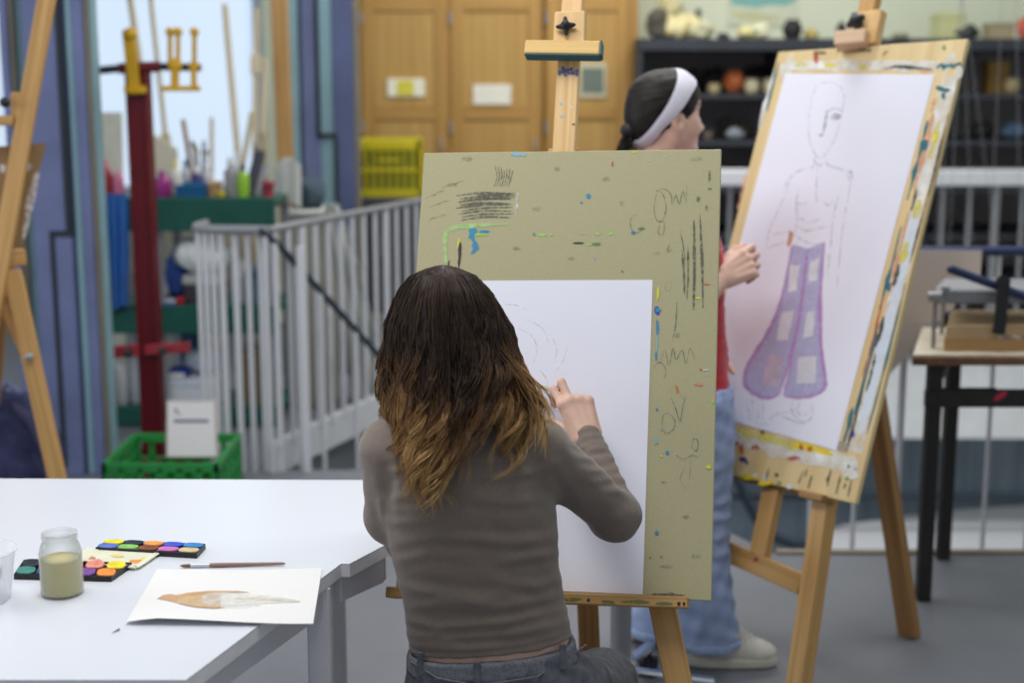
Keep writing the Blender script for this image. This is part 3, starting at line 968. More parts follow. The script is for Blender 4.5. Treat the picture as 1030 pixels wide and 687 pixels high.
# ------------------------------------------------------------------ red clamp post with yellow screw clamps
Yp = 5.95
b0 = at(146, 446, Yp); X = at(146, 260, Yp).x
t = thing('frame_clamp', (X, Yp, 0), 'dark red upright clamp post with yellow screw clamps', 'clamp stand')
zt = at(134, 66, Yp).z
w = .043
m = MB(); m.box((X - w, Yp - .02, .03), (X + w, Yp - .006, zt), .002); m.box((X - w, Yp + .05, .03), (X + w, Yp + .064, zt), .002); m.box((X - .012, Yp - .006, .03), (X + .012, Yp + .05, zt), .001, 1)
m.box((X - w, Yp - .028, .03), (X - w + .016, Yp + .066, zt), .003); m.box((X + w - .016, Yp - .028, .03), (X + w, Yp + .066, zt), .003)
m.build('post', [M['red'], M['redd']], t)
m = MB(); m.box((X - .26, Yp - .05, 0), (X + .26, Yp + .1, .03), .004); m.box((X - .05, Yp - .3, 0), (X + .05, Yp + .34, .028), .004); m.build('base', M['redd'], t)
za = at(140, 68, Yp).z
m = MB(); m.tube([at(96, 71, Yp), at(118, 69, Yp), at(140, 66, Yp), at(160, 67, Yp), at(202, 68, Yp)], .016, 10); m.tube([at(120, 69, Yp - .02), at(160, 67, Yp - .02)], .022, 8, 1); m.build('cross_bar', [M['darkmetal'], M['red']], t)
m = MB(); m.beam(at(129, 30, Yp - .05), at(136, 95, Yp - .05), .045, .03, (1, 0, 0)); m.beam(at(126, 90, Yp - .05), at(146, 90, Yp - .05), .03, .05, (0, 0, 1)); m.tube([at(132, 36, Yp - .07), at(125, 35, Yp - .07)], .01, 8); m.ball(at(131, 34, Yp - .06), .026)
m.build('screw_clamp', M['yellow'], t)
m = MB()
for px in (171, 179, 195.5):
    m.tube([at(px, 34, Yp - .03), at(px, 66, Yp - .03)], .010, 8); m.ball(at(px, 32, Yp - .03), .019)
m.beam(at(164, 89, Yp - .03), at(201, 89, Yp - .03), .022, .03, (0, 0, 1)); m.tube([at(176, 66, Yp - .03), at(176, 89, Yp - .03)], .017, 8); m.tube([at(195, 66, Yp - .03), at(195, 89, Yp - .03)], .012, 8)
m.ball(at(176, 66, Yp - .02), .03); m.ball(at(195, 67, Yp - .02), .022)
m.build('screw_clamp', M['yellow'], t)
m = MB(); m.beam(at(106, 355, Yp - .04), at(140, 352, Yp - .04), .05, .03, (0, 0, 1)); m.beam(at(146, 352, Yp - .04), at(191, 349, Yp - .04), .04, .03, (0, 0, 1)); m.tube([at(132, 355, Yp - .07), at(126, 355, Yp - .07)], .02, 8, 1); m.tube([at(166, 352, Yp - .07), at(160, 353, Yp - .07)], .014, 8, 1)
m.build('lever', [M['redl'], M['darkmetal']], t)
# green crate on the floor with a written card
A = atz(104, 502, 0)
Yc = 5.25
lo = (at(105, 460, Yc).x, Yc, 0); hi = (at(222, 460, Yc).x, Yc + .42, at(105, 463, Yc).z)
lo = (lo[0], 5.2, 0)
g = crate('plastic_crate', lo, hi, M['gcrate'], 'green plastic crate at the foot of the red clamp post', 6)
zr = hi[2]
t = thing('sign_card', (at(192, 440, Yc - .02).x, Yc, zr), 'white card with a handwritten line standing in the green crate', 'sign')
n = Vector((0, -1, .12)).normalized()
p = [at(167, 460, Yc - .015), at(219, 460, Yc - .015), at(217.5, 403, Yc + .01), at(167.5, 403, Yc + .01)]
m = MB(); m.prism([q + Vector((0, 0, 0)) for q in p], (0, .008, 0)); m.build('backing', M['card'], t)
pl = Plane(p[0] + Vector((0, -.001, 0)), Vector((0, -1, .0)) if False else (p[1] - p[0]).cross(p[3] - p[0]))
if pl.n.y > 0: pl.n = -pl.n
m = MB(); mark_blob(m, pl, [(169, 459), (217, 459), (215.5, 404.5), (169, 404.5)], 0)
ink = 1
mark_line(m, pl, [(175, 413), (177, 411), (178, 415), (176, 417)], .006, ink); mark_line(m, pl, [(180, 415), (181, 418)], .005, ink)
x = 175
while x < 210:
    mark_line(m, pl, [(x, 425), (x + 1, 422), (x + 2, 425), (x + 2.6, 423)], .006, ink); x += 3.2
m.build('paper', [M['paperw'], flat(84, 92, 120)], t)

# ------------------------------------------------------------------ left easel with a brown board
YL = 4.45
t = thing('easel', (at(20, 480, YL).x, YL, 0), 'wooden easel at the left edge holding a brown board', 'easel', 'wooden easels')
def floorpt(p, q):
    d = q - p
    return p + d * (-p.z / d.z)
top, low = at(52, -30, YL + .10), at(1, 262, YL - .12)
m = MB(); m.beam(top, floorpt(top, low) if False else low + (low - top) * .25, .05, .03, (1, 0, 0)); m.build('mast', M['pine'], t)
a, b = at(12, 272, YL - .1), at(57, 478, YL - .22); m = MB(); m.beam(a, floorpt(a, b), .05, .032, (1, 0, 0)); m.build('leg', M['pine'], t)
a, b = at(2, 272, YL), at(-45, 478, YL - .1); m = MB(); m.beam(a, floorpt(a, b), .05, .032, (1, 0, 0)); m.build('leg', M['pine'], t)
a, b = at(16, 150, YL + .12), at(-2, 345, YL + .45); m = MB(); m.beam(a, floorpt(a, b), .045, .03, (1, 0, 0)); m.build('rear_leg', M['pined'], t)
m = MB(); m.beam(at(-6, 290, YL - .12), at(29, 363, YL - .15), .028, .02, (1, 0, 0)); m.build('strut', M['pined'], t)
m = MB(); m.ball(at(29, 359, YL - .185), .012); m.build('wing_nut', M['greymetal'], t)
m = MB(); m.beam(at(-30, 266, YL - .13), at(24, 258, YL - .02), .05, .04, (0, 0, 1)); m.build('ledge', M['pine'], t)
m = MB(); m.beam(at(17, 93, YL + .0), at(17.5, 127, YL), .03, .03, (1, 0, 0)); m.beam(at(-25, 122, YL - .02), at(14, 121, YL - .02), .03, .03, (0, 0, 1)); m.build('top_clamp', M['pine'], t)
m = MB(); m.ball(at(5, 103, YL - .04), (.016, .02, .016)); m.build('knob', M['black'], t)
p = [at(-70, 152, YL + .02), at(46, 144, YL + .10), at(20, 254, YL + .0), at(-95, 262, YL - .08)]
pl = Plane(p[1], (p[1] - p[0]).cross(p[2] - p[1]))
if pl.n.y > 0: pl.n = -pl.n
m = MB(); P3 = p[0]; p[0] = pl.pt(-70, 152); m.prism([pl.pt(*q) for q in ((-70, 152), (46, 144), (20, 254), (-95, 262))], -pl.n * .012)
for (x, y, a, b) in ((3, 170, 4, 5), (27, 168, 5, 5), (18, 194, 4, 6), (17, 205, 3, 4), (36, 178, 2, 5)):
    spot(m, pl, x, y, a, b, 1)
mark_line(m, pl, [(38, 172), (30, 205), (24, 240)], .02, 1, .3)
tag(m.build('drawing_board', [M['brownboard'], flat(206, 196, 190, patchy=.4, pscale=60, alpha=.6)]), 'brown drawing board with white paint dabs on the left easel', 'drawing board', 'drawing boards')
# backpack on the floor
c = at(12, 440, 5.05)
t = thing('backpack', (c.x, 5.1, 0), 'dark navy backpack on the floor behind the left easel leg', 'backpack')
bx, by = c.x, 5.1
pr = [loft([(0.0, bx, by, .15, .10), (.06, bx, by, .165, .12), (.25, bx, by, .16, .115), (.40, bx - .01, by, .13, .09), (.47, bx - .02, by, .07, .05), (.485, bx - .02, by, .03, .03)], p=2.8), ell((bx, by - .11, .17), (.12, .05, .12), k=.03)]
V, Q = sdf_mesh(pr, .008); N = vnormals(V, Q); V = V + N * (wob(V, 5, .12) * .007)[:, None]; V[:, 2] = np.maximum(V[:, 2], 0)
np_obj('body', V, Q, pm('navy_fabric', S(44, 48, 84), .8, var=.25, vscale=30), t)
m = MB(); m.tube([(bx + .02, by - .07, .45), (bx + .1, by - .12, .40), (bx + .17, by - .13, .22), (bx + .15, by - .1, .05)], [.014, .018, .018, .012], 8)
m.build('strap', flat(54, 54, 84, .8), t)
m = MB(); m.tube([(bx - .05, by, .47), (bx - .02, by - .01, .52), (bx + .03, by - .01, .47)], .010, 8); m.build('handle', flat(104, 110, 150, .8), t)

# ------------------------------------------------------------------ dark shelving along the right of the back wall
xs0, xs1 = at(641, 60, 8.62).x, 3.6
t = thing('shelving_unit', ((xs0 + xs1) / 2, 8.95, 0), 'long dark metal shelving unit along the back wall', 'shelving')
SH = [.12, .40, .67, .945, 1.225, 1.497]
for z in SH:
    m = MB(); m.box((xs0 + .03, 8.62, z - .03), (xs1, 9.28, z), .003); m.build('shelf', M['darkmetal'], t)
m = MB(); m.box((xs0, 8.6, 1.745), (xs1, 9.3, 1.815), .004); m.build('top', M['darkmetal'], t)
m = MB(); m.box((xs0, 9.28, .0), (xs1, 9.3, 1.745), .002); m.build('back_panel', M['darkpanel'], t)
for x in (xs0, xs0 + .85, xs0 + 1.7, xs1 - .03):
    m = MB(); m.box((x, 8.61, 0), (x + .03, 9.28, 1.745), .003); m.build('side_panel', M['darkmetal'], t)
def rock(px, z, Y, r, col, label, seed, name='clay_sculpture', cat='sculpture', amp=.25, group='clay pieces on the dark shelving'):
    lump(name, (at(px, 60, Y).x, Y, z), r, flat(*col, .8), label, cat, seed, amp, group)
def pot(px, z, Y, r, h, col, label, name='clay_pot', neck=.6):
    x = at(px, 60, Y).x
    m = MB(); m.lathe([(r * .6, 0), (r * .7, .004), (r, h * .45), (r * .85, h * .75), (r * neck, h * .92), (r * neck * 1.1, h), (r * neck * .9, h), (r * neck * .8, h * .9), (r * .7, h * .5), (0, .01)], (x, Y, z), 22)
    tag(m.build(name, flat(*col, .7)), label, 'pot', 'clay pots on the dark shelving')
zt = 1.815
rock(682, zt, 8.85, (.13, .1, .075), (224, 212, 160), 'cream plaster rock on top of the dark shelving at its left end', 41)
rock(705, zt, 8.8, (.085, .07, .055), (206, 206, 170), 'pale plaster mound right of the cream rock on top of the shelving', 42)
rock(662, zt, 8.8, (.06, .06, .09), (86, 84, 74), 'dark grey clay lump at the left end on top of the shelving', 43)
rock(672, zt, 9.1, (.09, .06, .14), (200, 192, 150), 'tall cream plaster piece behind the rocks on top of the shelving', 44)
t = thing('figurine', (at(702, 35, 8.95).x, 8.95, zt), 'small dark figurine standing behind the pale plaster mound', 'figurine')
m = MB(); x = at(702, 35, 8.95).x; m.lathe([(.03, 0), (.032, .01), (.014, .03), (.018, .1), (.024, .12), (.01, .15)], (x, 8.95, zt), 14); m.build('body', flat(70, 84, 78), t)
m = MB(); m.ball((x, 8.95, zt + .165), .02); m.build('head', flat(60, 72, 68), t)
rock(752, zt, 8.85, (.06, .05, .04), (222, 216, 156), 'pale yellow lump below the teal picture on top of the shelving', 45)
rock(765, zt, 8.8, (.05, .04, .05), (226, 226, 190), 'whitish lump below the teal picture on top of the shelving', 46)
pot(796, zt, 8.8, .06, .115, (40, 40, 40), 'black round pot on top of the shelving left of the easel clamp')
rock(727, zt, 8.75, (.04, .04, .018), (54, 60, 60), 'flat dark lump on top of the shelving under the pale wall', 47)
rock(846, zt, 8.8, (.03, .03, .05), (60, 54, 50), 'small dark lump behind the easel clamp on top of the shelving', 48)
rock(815, zt, 8.85, (.045, .04, .03), (196, 180, 110), 'low ochre lump beside the black round pot', 49)
x0 = at(945, 30, 8.9).x
boxy(x0, at(968, 30, 8.9).x, 8.85, 9.1, zt, .16, (212, 214, 160), 'pale yellow box on top of the shelving right of the tilted board', lid=(206, 208, 156))
rock(972, zt, 8.75, (.07, .06, .035), (48, 54, 50), 'flat dark clay slab on top of the shelving before the yellow box', 50)
boxy(at(996, 30, 8.9).x, at(1018, 30, 8.9).x, 8.86, 9.05, zt, .10, (180, 168, 136), 'tan box on top of the shelving near the right edge', lid=(170, 158, 128))
rock(1030, zt, 8.85, (.05, .05, .07), (206, 104, 84), 'orange red lump on top of the shelving at the right edge', 51)
rock(905, zt, 8.8, (.05, .05, .02), (150, 150, 120), 'flat grey green lump on top of the shelving right of the easel mast', 52)
z = SH[5]
rock(738, z, 8.8, (.056, .056, .068), (196, 110, 62), 'round terracotta head on the upper dark shelf', 53, amp=.12)
pot(757, z, 8.78, .05, .085, (214, 206, 172), 'cream squat pot right of the terracotta head', neck=.8)
pot(774, z, 8.78, .035, .09, (216, 206, 170), 'smaller cream pot nearest the tilted board on the upper shelf', neck=.8)
pot(719, z, 8.76, .04, .06, (186, 172, 130), 'low tan pot left of the terracotta head', neck=.85)
rock(722, z, 9.02, (.08, .07, .075), (32, 30, 30), 'black clay lump behind the low tan pot', 54)
rock(760, z, 9.04, (.1, .07, .078), (34, 32, 34), 'black clay lump behind the cream squat pot', 55)
rock(690, z, 9.0, (.08, .08, .07), (48, 46, 48), 'dark clay lump behind the standing head', 56)
z = SH[4]
rock(729, z, 8.85, (.05, .05, .07), (42, 38, 36), 'dark brown clay lump on the third shelf beside the face', 57)
rock(752, z, 8.9, (.05, .05, .06), (70, 64, 54), 'olive clay lump on the third shelf', 58)
rock(741, z, 8.72, (.045, .045, .035), (140, 148, 156), 'pale grey lump at the front of the third shelf', 59)
pot(714, z, 8.72, .028, .05, (110, 98, 84), 'small brown pot on the third shelf by the nose', neck=.8)
z = SH[3]
rock(748, z, 8.75, (.05, .05, .045), (190, 136, 116), 'pinkish clay lump on the fourth shelf behind the board corner', 60)
rock(733, z, 8.85, (.05, .05, .05), (56, 52, 50), 'dark lump on the fourth shelf beside the pinkish one', 61)
z = SH[5]
boxy(at(992, 80, 8.8).x, at(1012, 80, 8.8).x, 8.75, 8.9, z, .19, (112, 86, 30), 'brown ochre upright box on the upper shelf right of the tilted board', 'upright_box')
pot(1020, z, 8.75, .05, .09, (158, 144, 110), 'tan pot on the upper shelf beside the ochre box', neck=.8)
z = SH[4]
rock(991, z, 8.8, (.07, .06, .055), (34, 32, 32), 'black domed clay piece on the third shelf right of the tilted board', 62, amp=.08)
rock(1023, z, 8.75, (.06, .05, .05), (70, 92, 116), 'blue grey lump on the third shelf at the right edge', 63)
z = SH[3]
for i, (px, c, l) in enumerate(((868, (150, 110, 70), 'brown'), (892, (196, 180, 130), 'cream'), (915, (190, 176, 120), 'straw coloured'), (935, (150, 80, 60), 'brick red'), (960, (206, 180, 110), 'ochre'), (985, (140, 60, 54), 'dark red'), (1008, (176, 140, 80), 'caramel'))):
    rock(px, z, 8.72, (.055, .05, .04), c, '%s clay lump on the shelf just behind the far railing ledge' % l, 70 + i, amp=.15)
# picture on the wall: pale sheet with a teal band
Yw = YB - .012
pp = [at(731, -60, Yw), at(803, -60, Yw), at(803, 26, Yw), at(731, 26, Yw)]
t = MB(); t.prism(pp, (0, .011, 0)); pl = Plane((0, Yw, 0), (0, -1, 0))
mark_blob(t, pl, [(733, -50), (801, -50), (801, 2), (790, 6), (775, 5), (760, 8), (745, 6), (735, 4)], 1)
mark_blob(t, pl, [(735, 12), (755, 11), (775, 16), (790, 20), (770, 22), (745, 20)], 2)
tag(t.build('wall_picture', [flat(224, 230, 206), flat(138, 196, 188), flat(214, 214, 168)]), 'pale picture with a teal band pinned above the dark shelving', 'picture')
# thin strings hanging at the right
beam_z = 3.3
struct('ceiling_trim', MB().box((1.2, 6.2, beam_z), (4.4, 6.4, beam_z + .1), .004), M['whitemetal'])
for (x0, x1, l) in ((966, 940, 'first'), (967, 955, 'second'), (968, 978, 'third'), (969, 1002, 'fourth'), (1008, 996, 'fifth'), (1022, 1026, 'last')):
    a, b = at(x0, 0, 6.3), at(x1, 245, 6.3)
    d = a - b; topp = a + d * ((beam_z - a.z) / d.z)
    m = MB(); m.tube([topp, b], .0011, 5, smooth=True)
    tag(m.build('hanging_string', flat(150, 152, 160)), 'thin grey string hanging before the dark shelving, %s from the left by its lower end' % l, 'string', 'thin strings on the right')
# ------------------------------------------------------------------ white tables
ZT = .74
def table(poly, legs, label, rails):
    cx_ = sum(p[0] for p in poly) / len(poly); cy_ = sum(p[1] for p in poly) / len(poly)
    t = thing('table', (cx_, cy_, 0), label, 'table', 'white laminate tables')
    P = [Vector((p[0], p[1], ZT - .003)) for p in poly]
    m = MB(); m.prism(P, (0, 0, -.022), 1); m.prism([p + Vector((0, 0, .003)) for p in P], (0, 0, -.003), 0)
    m.build('tabletop', [M['tabletop'], M['tedge']], t)
    m = MB()
    for (p, q) in rails:
        m.beam((p[0], p[1], ZT - .053), (q[0], q[1], ZT - .053), .05, .028, (0, 0, 1))
    m.build('frame', M['tframe'], t)
    for (x, y) in legs:
        m = MB(); m.box((x - .021, y - .021, 0), (x + .021, y + .021, ZT - .026), .003); m.box((x - .023, y - .023, 0), (x + .023, y + .023, .015), .003, 1)
        m.build('leg', [M['tframe'], M['black']], t)
    return t
a = atz(187, 684, ZT); b = atz(343, 567, ZT)
c1 = (-1.75, a.y); c2 = (-2.0, b.y)
t1 = table([(a.x, a.y), (b.x, b.y), c2, c1], [(b.x - .035, b.y - .035), (a.x - .07, a.y + .06), (c1[0] + .08, a.y + .06), (c2[0] + .08, b.y - .04)],
      'white table in the foreground holding the water jar and paint sets',
      [((a.x - .035, a.y + .03), (b.x - .025, b.y - .01)), ((a.x - .05, a.y + .035), (c1[0] + .06, a.y + .035)), ((b.x - .04, b.y - .03), (c2[0] + .06, b.y - .03)), ((c1[0] + .05, a.y + .04), (c2[0] + .05, b.y - .03))])
e = atz(347, 569.5, ZT); g = atz(397, 543, ZT)
d = (g - e).normalized(); e = e + d * ((b.y + .0001 - e.y) / d.y) ; far = atz(300, 482.5, ZT)
f = e + d * ((far.y - e.y) / d.y)
e2 = (-2.0, e.y); f2 = (-1.75, far.y + .02)
fl_ = atz(372, 483, ZT)
t2 = table([(e.x, e.y), (g.x, g.y), (fl_.x, fl_.y), f2, e2], [(fl_.x - .07, fl_.y - .06), (f2[0] + .08, f.y - .06)],
      'second white table pushed against the far side of the first, its top empty',
      [((e.x - .03, e.y + .02), (g.x - .03, g.y - .01)), ((g.x - .03, g.y - .01), (fl_.x - .03, fl_.y - .03)), ((fl_.x - .03, fl_.y - .035), (f2[0] + .05, fl_.y - .035))])

# ------------------------------------------------------------------ things on the near table
def pan_box(corners, nx, ny, cols, label, thick=.010, rim=True):
    """hinged watercolour tray: black tray with coloured pans"""
    P = [Vector(p) for p in corners]           # near-left, near-right, far-right, far-left
    c = sum(P, Vector()) / 4
    t = thing('paint_set', (c.x, c.y, ZT), label, 'paint set', 'watercolour sets')
    m = MB(); up = Vector((0, 0, 1))
    m.prism(P, (0, 0, thick * .45)); 
    W = .0035
    for i in range(4):
        p, q = P[i], P[(i + 1) % 4]
        inn = (c - (p + q) / 2).normalized()
        m.beam(p + inn * W / 2 + up * thick * .5, q + inn * W / 2 + up * thick * .5, W, thick, inn, .001)
    m.build('tray', M['black'], t)
    k = 0
    for j in range(ny):
        for i in range(nx):
            if cols[k] is None: k += 1; continue
            u, v = (i + .5) / nx, (j + .5) / ny
            lo_ = P[0].lerp(P[1], u); hi_ = P[3].lerp(P[2], u); q = lo_.lerp(hi_, v)
            r = min((P[1] - P[0]).length / nx, (P[3] - P[0]).length / ny) * .44
            m = MB(); eu = (P[1] - P[0]) / nx * .47; ev = (P[3] - P[0]) / ny * .46; ring = []
            for (f_, z_) in ((.9, .45), (1, 1.0), (1.0, 1.2), (.88, 1.15), (.4, 1.0), (.02, .98)):
                ring.append([Vector((q.x, q.y, ZT + thick * z_)) + eu * f_ * math.copysign(abs(math.cos(a__)) ** .7, math.cos(a__)) + ev * f_ * math.copysign(abs(math.sin(a__)) ** .7, math.sin(a__)) for a__ in [2 * math.pi * w_ / 24 for w_ in range(24)]])
            m.grid(ring, 0, True, closed=True)
            m.build('paint_pan', flat(*cols[k], .5, var=.22, vscale=70), t)
            k += 1
    return t
Pz = lambda x, y: atz(x, y, ZT)
pan_box([Pz(14, 583), Pz(112, 585.5), Pz(133, 571), Pz(24, 568)], 5, 2,
        [(60, 130, 120), (40, 60, 120), (60, 90, 60), (120, 70, 150), (232, 144, 60), (30, 34, 44), (226, 110, 60), (226, 90, 70), (226, 140, 120), (238, 218, 40)],
        'open black watercolour set behind the water jar, nearest the camera')
pan_box([Pz(96, 556), Pz(198, 562), Pz(207, 552), Pz(108, 548)], 5, 2,
        [(96, 120, 200), (130, 190, 100), (130, 70, 40), (196, 110, 180), (206, 186, 140), (236, 220, 40), (24, 40, 60), (226, 150, 70), (50, 80, 200), (50, 130, 200)],
        'narrow black watercolour set farther back on the table, with blue pans')
# mixing palette, cream lid
t = thing('mixing_palette', Pz(120, 566), 'cream mixing palette with orange paint between the two watercolour sets', 'palette')
P = [Pz(84, 568), Pz(137, 573.5), Pz(160, 558), Pz(98, 555)]
m = MB(); m.prism(P, (0, 0, .006)); m.prism([Pz(70, 566), Pz(84, 568), Pz(98, 555), Pz(88, 554)], (0, 0, .006))
for i in range(4): m.beam(P[i] + Vector((0, 0, .0055)), P[(i + 1) % 4] + Vector((0, 0, .0055)), .003, .011, (0, 0, 1), .001)
m.build('tray', flat(228, 226, 202, .35), t)
pl = Plane(P[0] + Vector((0, 0, .0064)), (0, 0, 1))
cols = [flat(226, 150, 70), flat(226, 206, 120), flat(214, 150, 140), flat(200, 130, 110)]
for (x_, y_, a_, b_, c_) in ((137, 565, 7, 2.0, 0), (146, 562, 6, 1.6, 1), (98, 565, 7, 2.5, 2), (118, 559, 8, 1.5, 1), (92, 561, 5, 2, 3)):
    m = MB(); spot(m, pl, x_, y_, a_, b_, 0); m.build('paint_smear', cols[c_], t)
for i_ in range(0): pass
# jar of murky water
c = Pz(63, 597); R = .0355; H = .108
t = thing('glass_jar', c, 'glass jar of murky yellowish brush water on the near table', 'jar')
glass, nt, bb = _nt('clear_glass')
bb.inputs['Base Color'].default_value = (.58, .63, .61, 1); bb.inputs['Roughness'].default_value = .03; bb.inputs['Specular IOR Level'].default_value = .8
lw = nt.nodes.new('ShaderNodeLayerWeight'); lw.inputs['Blend'].default_value = .35
mr = nt.nodes.new('ShaderNodeMapRange'); mr.inputs['To Min'].default_value = .05; mr.inputs['To Max'].default_value = .85
nt.links.new(lw.outputs['Facing'], mr.inputs['Value']); nt.links.new(mr.outputs['Result'], bb.inputs['Alpha'])
m = MB()
out = [(R * .9, 0), (R * .97, .002), (R, .006), (R, .066), (R * .985, .074), (R * .93, .083), (R * .86, .090), (R * .80, .094), (R * .79, .097), (R * .84, .0985), (R * .845, .102), (R * .80, .1035), (R * .80, .106), (R * .83, .107), (R * .82, H)]
inn = [(R * .77, H), (R * .755, .096), (R * .83, .089), (R * .92, .079), (R * .945, .066), (R * .945, .007), (R * .9, .004), (0, .0035)]
m.lathe([(0, 0)] + out + inn, c, 40, close=False)
m.build('glass', glass, t)
mw, nt, bb = _nt('murky_water')
bb.inputs['Base Color'].default_value = (*S(212, 202, 148), 1); bb.inputs['Transmission Weight'].default_value = .15; bb.inputs['Roughness'].default_value = .55; bb.inputs['IOR'].default_value = 1.33
m = MB(); m.lathe([(0, .0038), (R * .91, .0039), (R * .955, .008), (R * .955, .060), (R * .94, .0625), (0, .062)], c, 40, close=False)
m.build('water', mw, t)
# clear tub with crayons at the left edge
c = Pz(-19, 604); c = Vector((c.x, c.y, ZT)); Rb = .056
t = thing('plastic_tub', c, 'clear plastic tub of brushes and crayons cut by the left edge of the photo', 'tub')
m = MB(); m.lathe([(0, 0), (Rb * .82, 0), (Rb * .86, .003), (Rb * 1.06, .085), (Rb * 1.12, .0855), (Rb * 1.12, .0885), (Rb * 1.04, .0885), (Rb * .83, .005), (0, .004)], c, 40, close=False)
m.build('shell', pm('clear_plastic', (.86, .88, .92), .25, alpha=.32), t)
for i in range(12):
    a = i * 2.4; r0 = .022 * math.sqrt((i + .5) / 12) + .004
    p = c + Vector((math.cos(a) * r0, math.sin(a) * r0, .008 + .006 * (i % 3)))
    q = p + Vector((math.cos(a * 1.7) * .016, math.sin(a * 1.7) * .016, .030))
    m = MB(); m.tube([p, p.lerp(q, .8), q], [.0055, .0055, .002], 8)
    tag(m.build('crayon', flat(*[(150, 90, 80), (110, 110, 130), (90, 80, 90), (170, 110, 90), (80, 90, 120), (120, 100, 96)][i % 6])), 'short crayon stub lying in the clear plastic tub', 'crayon', 'crayon stubs in the clear tub')
# brush
t = thing('paintbrush', Pz(235, 570), 'thin paintbrush with a brown handle lying on the near table', 'paintbrush')
a, b = Pz(181, 571.5), Pz(287, 569)
ax = (b - a); u = Vector((0, 0, .0042))
L = lambda f: a + ax * f + u
m = MB(); m.tube([L(0), L(.03), L(.08), L(.10)], [.0006, .0028, .0034, .003], 10); m.build('bristles', flat(120, 96, 66), t)
m = MB(); m.tube([L(.10), L(.12), L(.28)], [.0032, .0036, .0036], 10); m.build('ferrule', pm('aluminium', S(210, 212, 222), .3, metal=.8), t)
m = MB(); m.tube([L(.28), L(.34), L(.6), L(.97), L(1)], [.0036, .0042, .0036, .0026, .0012], 10); m.build('handle', flat(146, 116, 104, .35), t)
# watercolour sheet hanging over the edge, slightly lifted
cs = [(127, 629), (315, 631), (324, 572.5), (158, 574)]
NL, NR, FR, FL = [Pz(*q) for q in cs]
rows = []
for i in range(15):
    v = i / 14
    row = []
    for k in range(25):
        u_ = k / 24
        p = NL.lerp(NR, u_).lerp(FL.lerp(FR, u_), v)
        z = .0016 + .012 * (1 - v) ** 2 * (1 - u_) ** 1.0 * min(1, 4 * u_ + .35) + .006 * (u_ ** 3) * (1 - v) + .0015 * math.sin(u_ * 5 + v * 2)
        row.append(Vector((p.x, p.y, ZT + z)))
    rows.append(row)
def sheet_pt(px, py):
    q = Pz(px, py)
    # bilinear inverse by search
    best = None
    for _ in range(1):
        u_, v = .5, .5
        for it in range(25):
            lo_ = NL.lerp(NR, u_); hi_ = FL.lerp(FR, u_); p = lo_.lerp(hi_, v)
            du = (NR - NL).lerp(FR - FL, v); dv = hi_ - lo_
            r = q - p; det = du.x * dv.y - du.y * dv.x
            u_ += (r.x * dv.y - r.y * dv.x) / det; v += (du.x * r.y - du.y * r.x) / det
    fu, fv = max(0, min(23.999, u_ * 24)), max(0, min(13.999, v * 14))
    i, k = int(fv), int(fu)
    A = rows[i][k].lerp(rows[i][k + 1], fu - k); Bq = rows[i + 1][k].lerp(rows[i + 1][k + 1], fu - k)
    return A.lerp(Bq, fv - i)
m = MB(); m.sheet(rows, .0006)
# painted shape: brown wash, kept on the sheet
def wash(pts, mat, off, n=26):
    """two outlines (upper, lower) as x -> y tables, filled with a small grid that follows the sheet"""
    up_, lo_ = pts
    xs = np.linspace(up_[0][0], up_[-1][0], n)
    yu = np.interp(xs, [p[0] for p in up_], [p[1] for p in up_]); yl = np.interp(xs, [p[0] for p in lo_], [p[1] for p in lo_])
    R_ = []
    for x, y0, y1 in zip(xs, yu, yl):
        R_.append([sheet_pt(x, y0 + (y1 - y0) * k / 5) + Vector((0, 0, off)) for k in range(6)])
    m.grid(R_, mat, True, flip=True)
wash(([(158, 606), (164, 602), (172, 601), (178, 602)], [(158, 606), (166, 608), (174, 610), (178, 611)]), 1, .0006)
wash(([(177, 602), (190, 599), (205, 597), (222, 596.5)], [(177, 611), (190, 614.5), (205, 616), (222, 616)]), 2, .0007)
wash(([(178, 604), (188, 600), (210, 596.5), (240, 596), (250, 597)], [(178, 605.5), (188, 603), (210, 599), (240, 597.5), (250, 597.4)]), 1, .0009)
wash(([(180, 611), (195, 614), (215, 615), (226, 614.6)], [(180, 612), (195, 615.6), (215, 616.6), (226, 615)]), 1, .001)
wash(([(204, 603), (212, 599), (232, 598), (270, 600), (302, 606)], [(204, 612), (212, 614), (236, 613), (270, 609), (302, 608)]), 3, .0011, 30)
wash(([(236, 603), (262, 603), (300, 606)], [(236, 605), (262, 606), (300, 608)]), 4, .0013)
wash(([(225, 615), (245, 614), (262, 611)], [(225, 615.6), (245, 614.6), (262, 611.5)]), 4, .0013)
o = m.build('watercolour_sheet', [M['paperw'], flat(196, 158, 122, .8), flat(214, 180, 134, .8, patchy=.35, pscale=30, alpha=.85), flat(228, 226, 219, .8, patchy=.3, pscale=40, alpha=.6), flat(216, 210, 196, .8, patchy=.4, pscale=60, alpha=.6)], loc=Pz(235, 600))
tag(o, 'white sheet with a brown watercolour shape hanging over the table edge', 'sheet of paper')
m = MB(); a, b = Pz(113, 637.5), Pz(120, 634); m.tube([a + Vector((0, 0, .002)), b + Vector((0, 0, .002))], [.0006, .0018], 8)
tag(m.build('pencil_stub', flat(150, 140, 140)), 'tiny pencil stub left of the watercolour sheet', 'pencil')

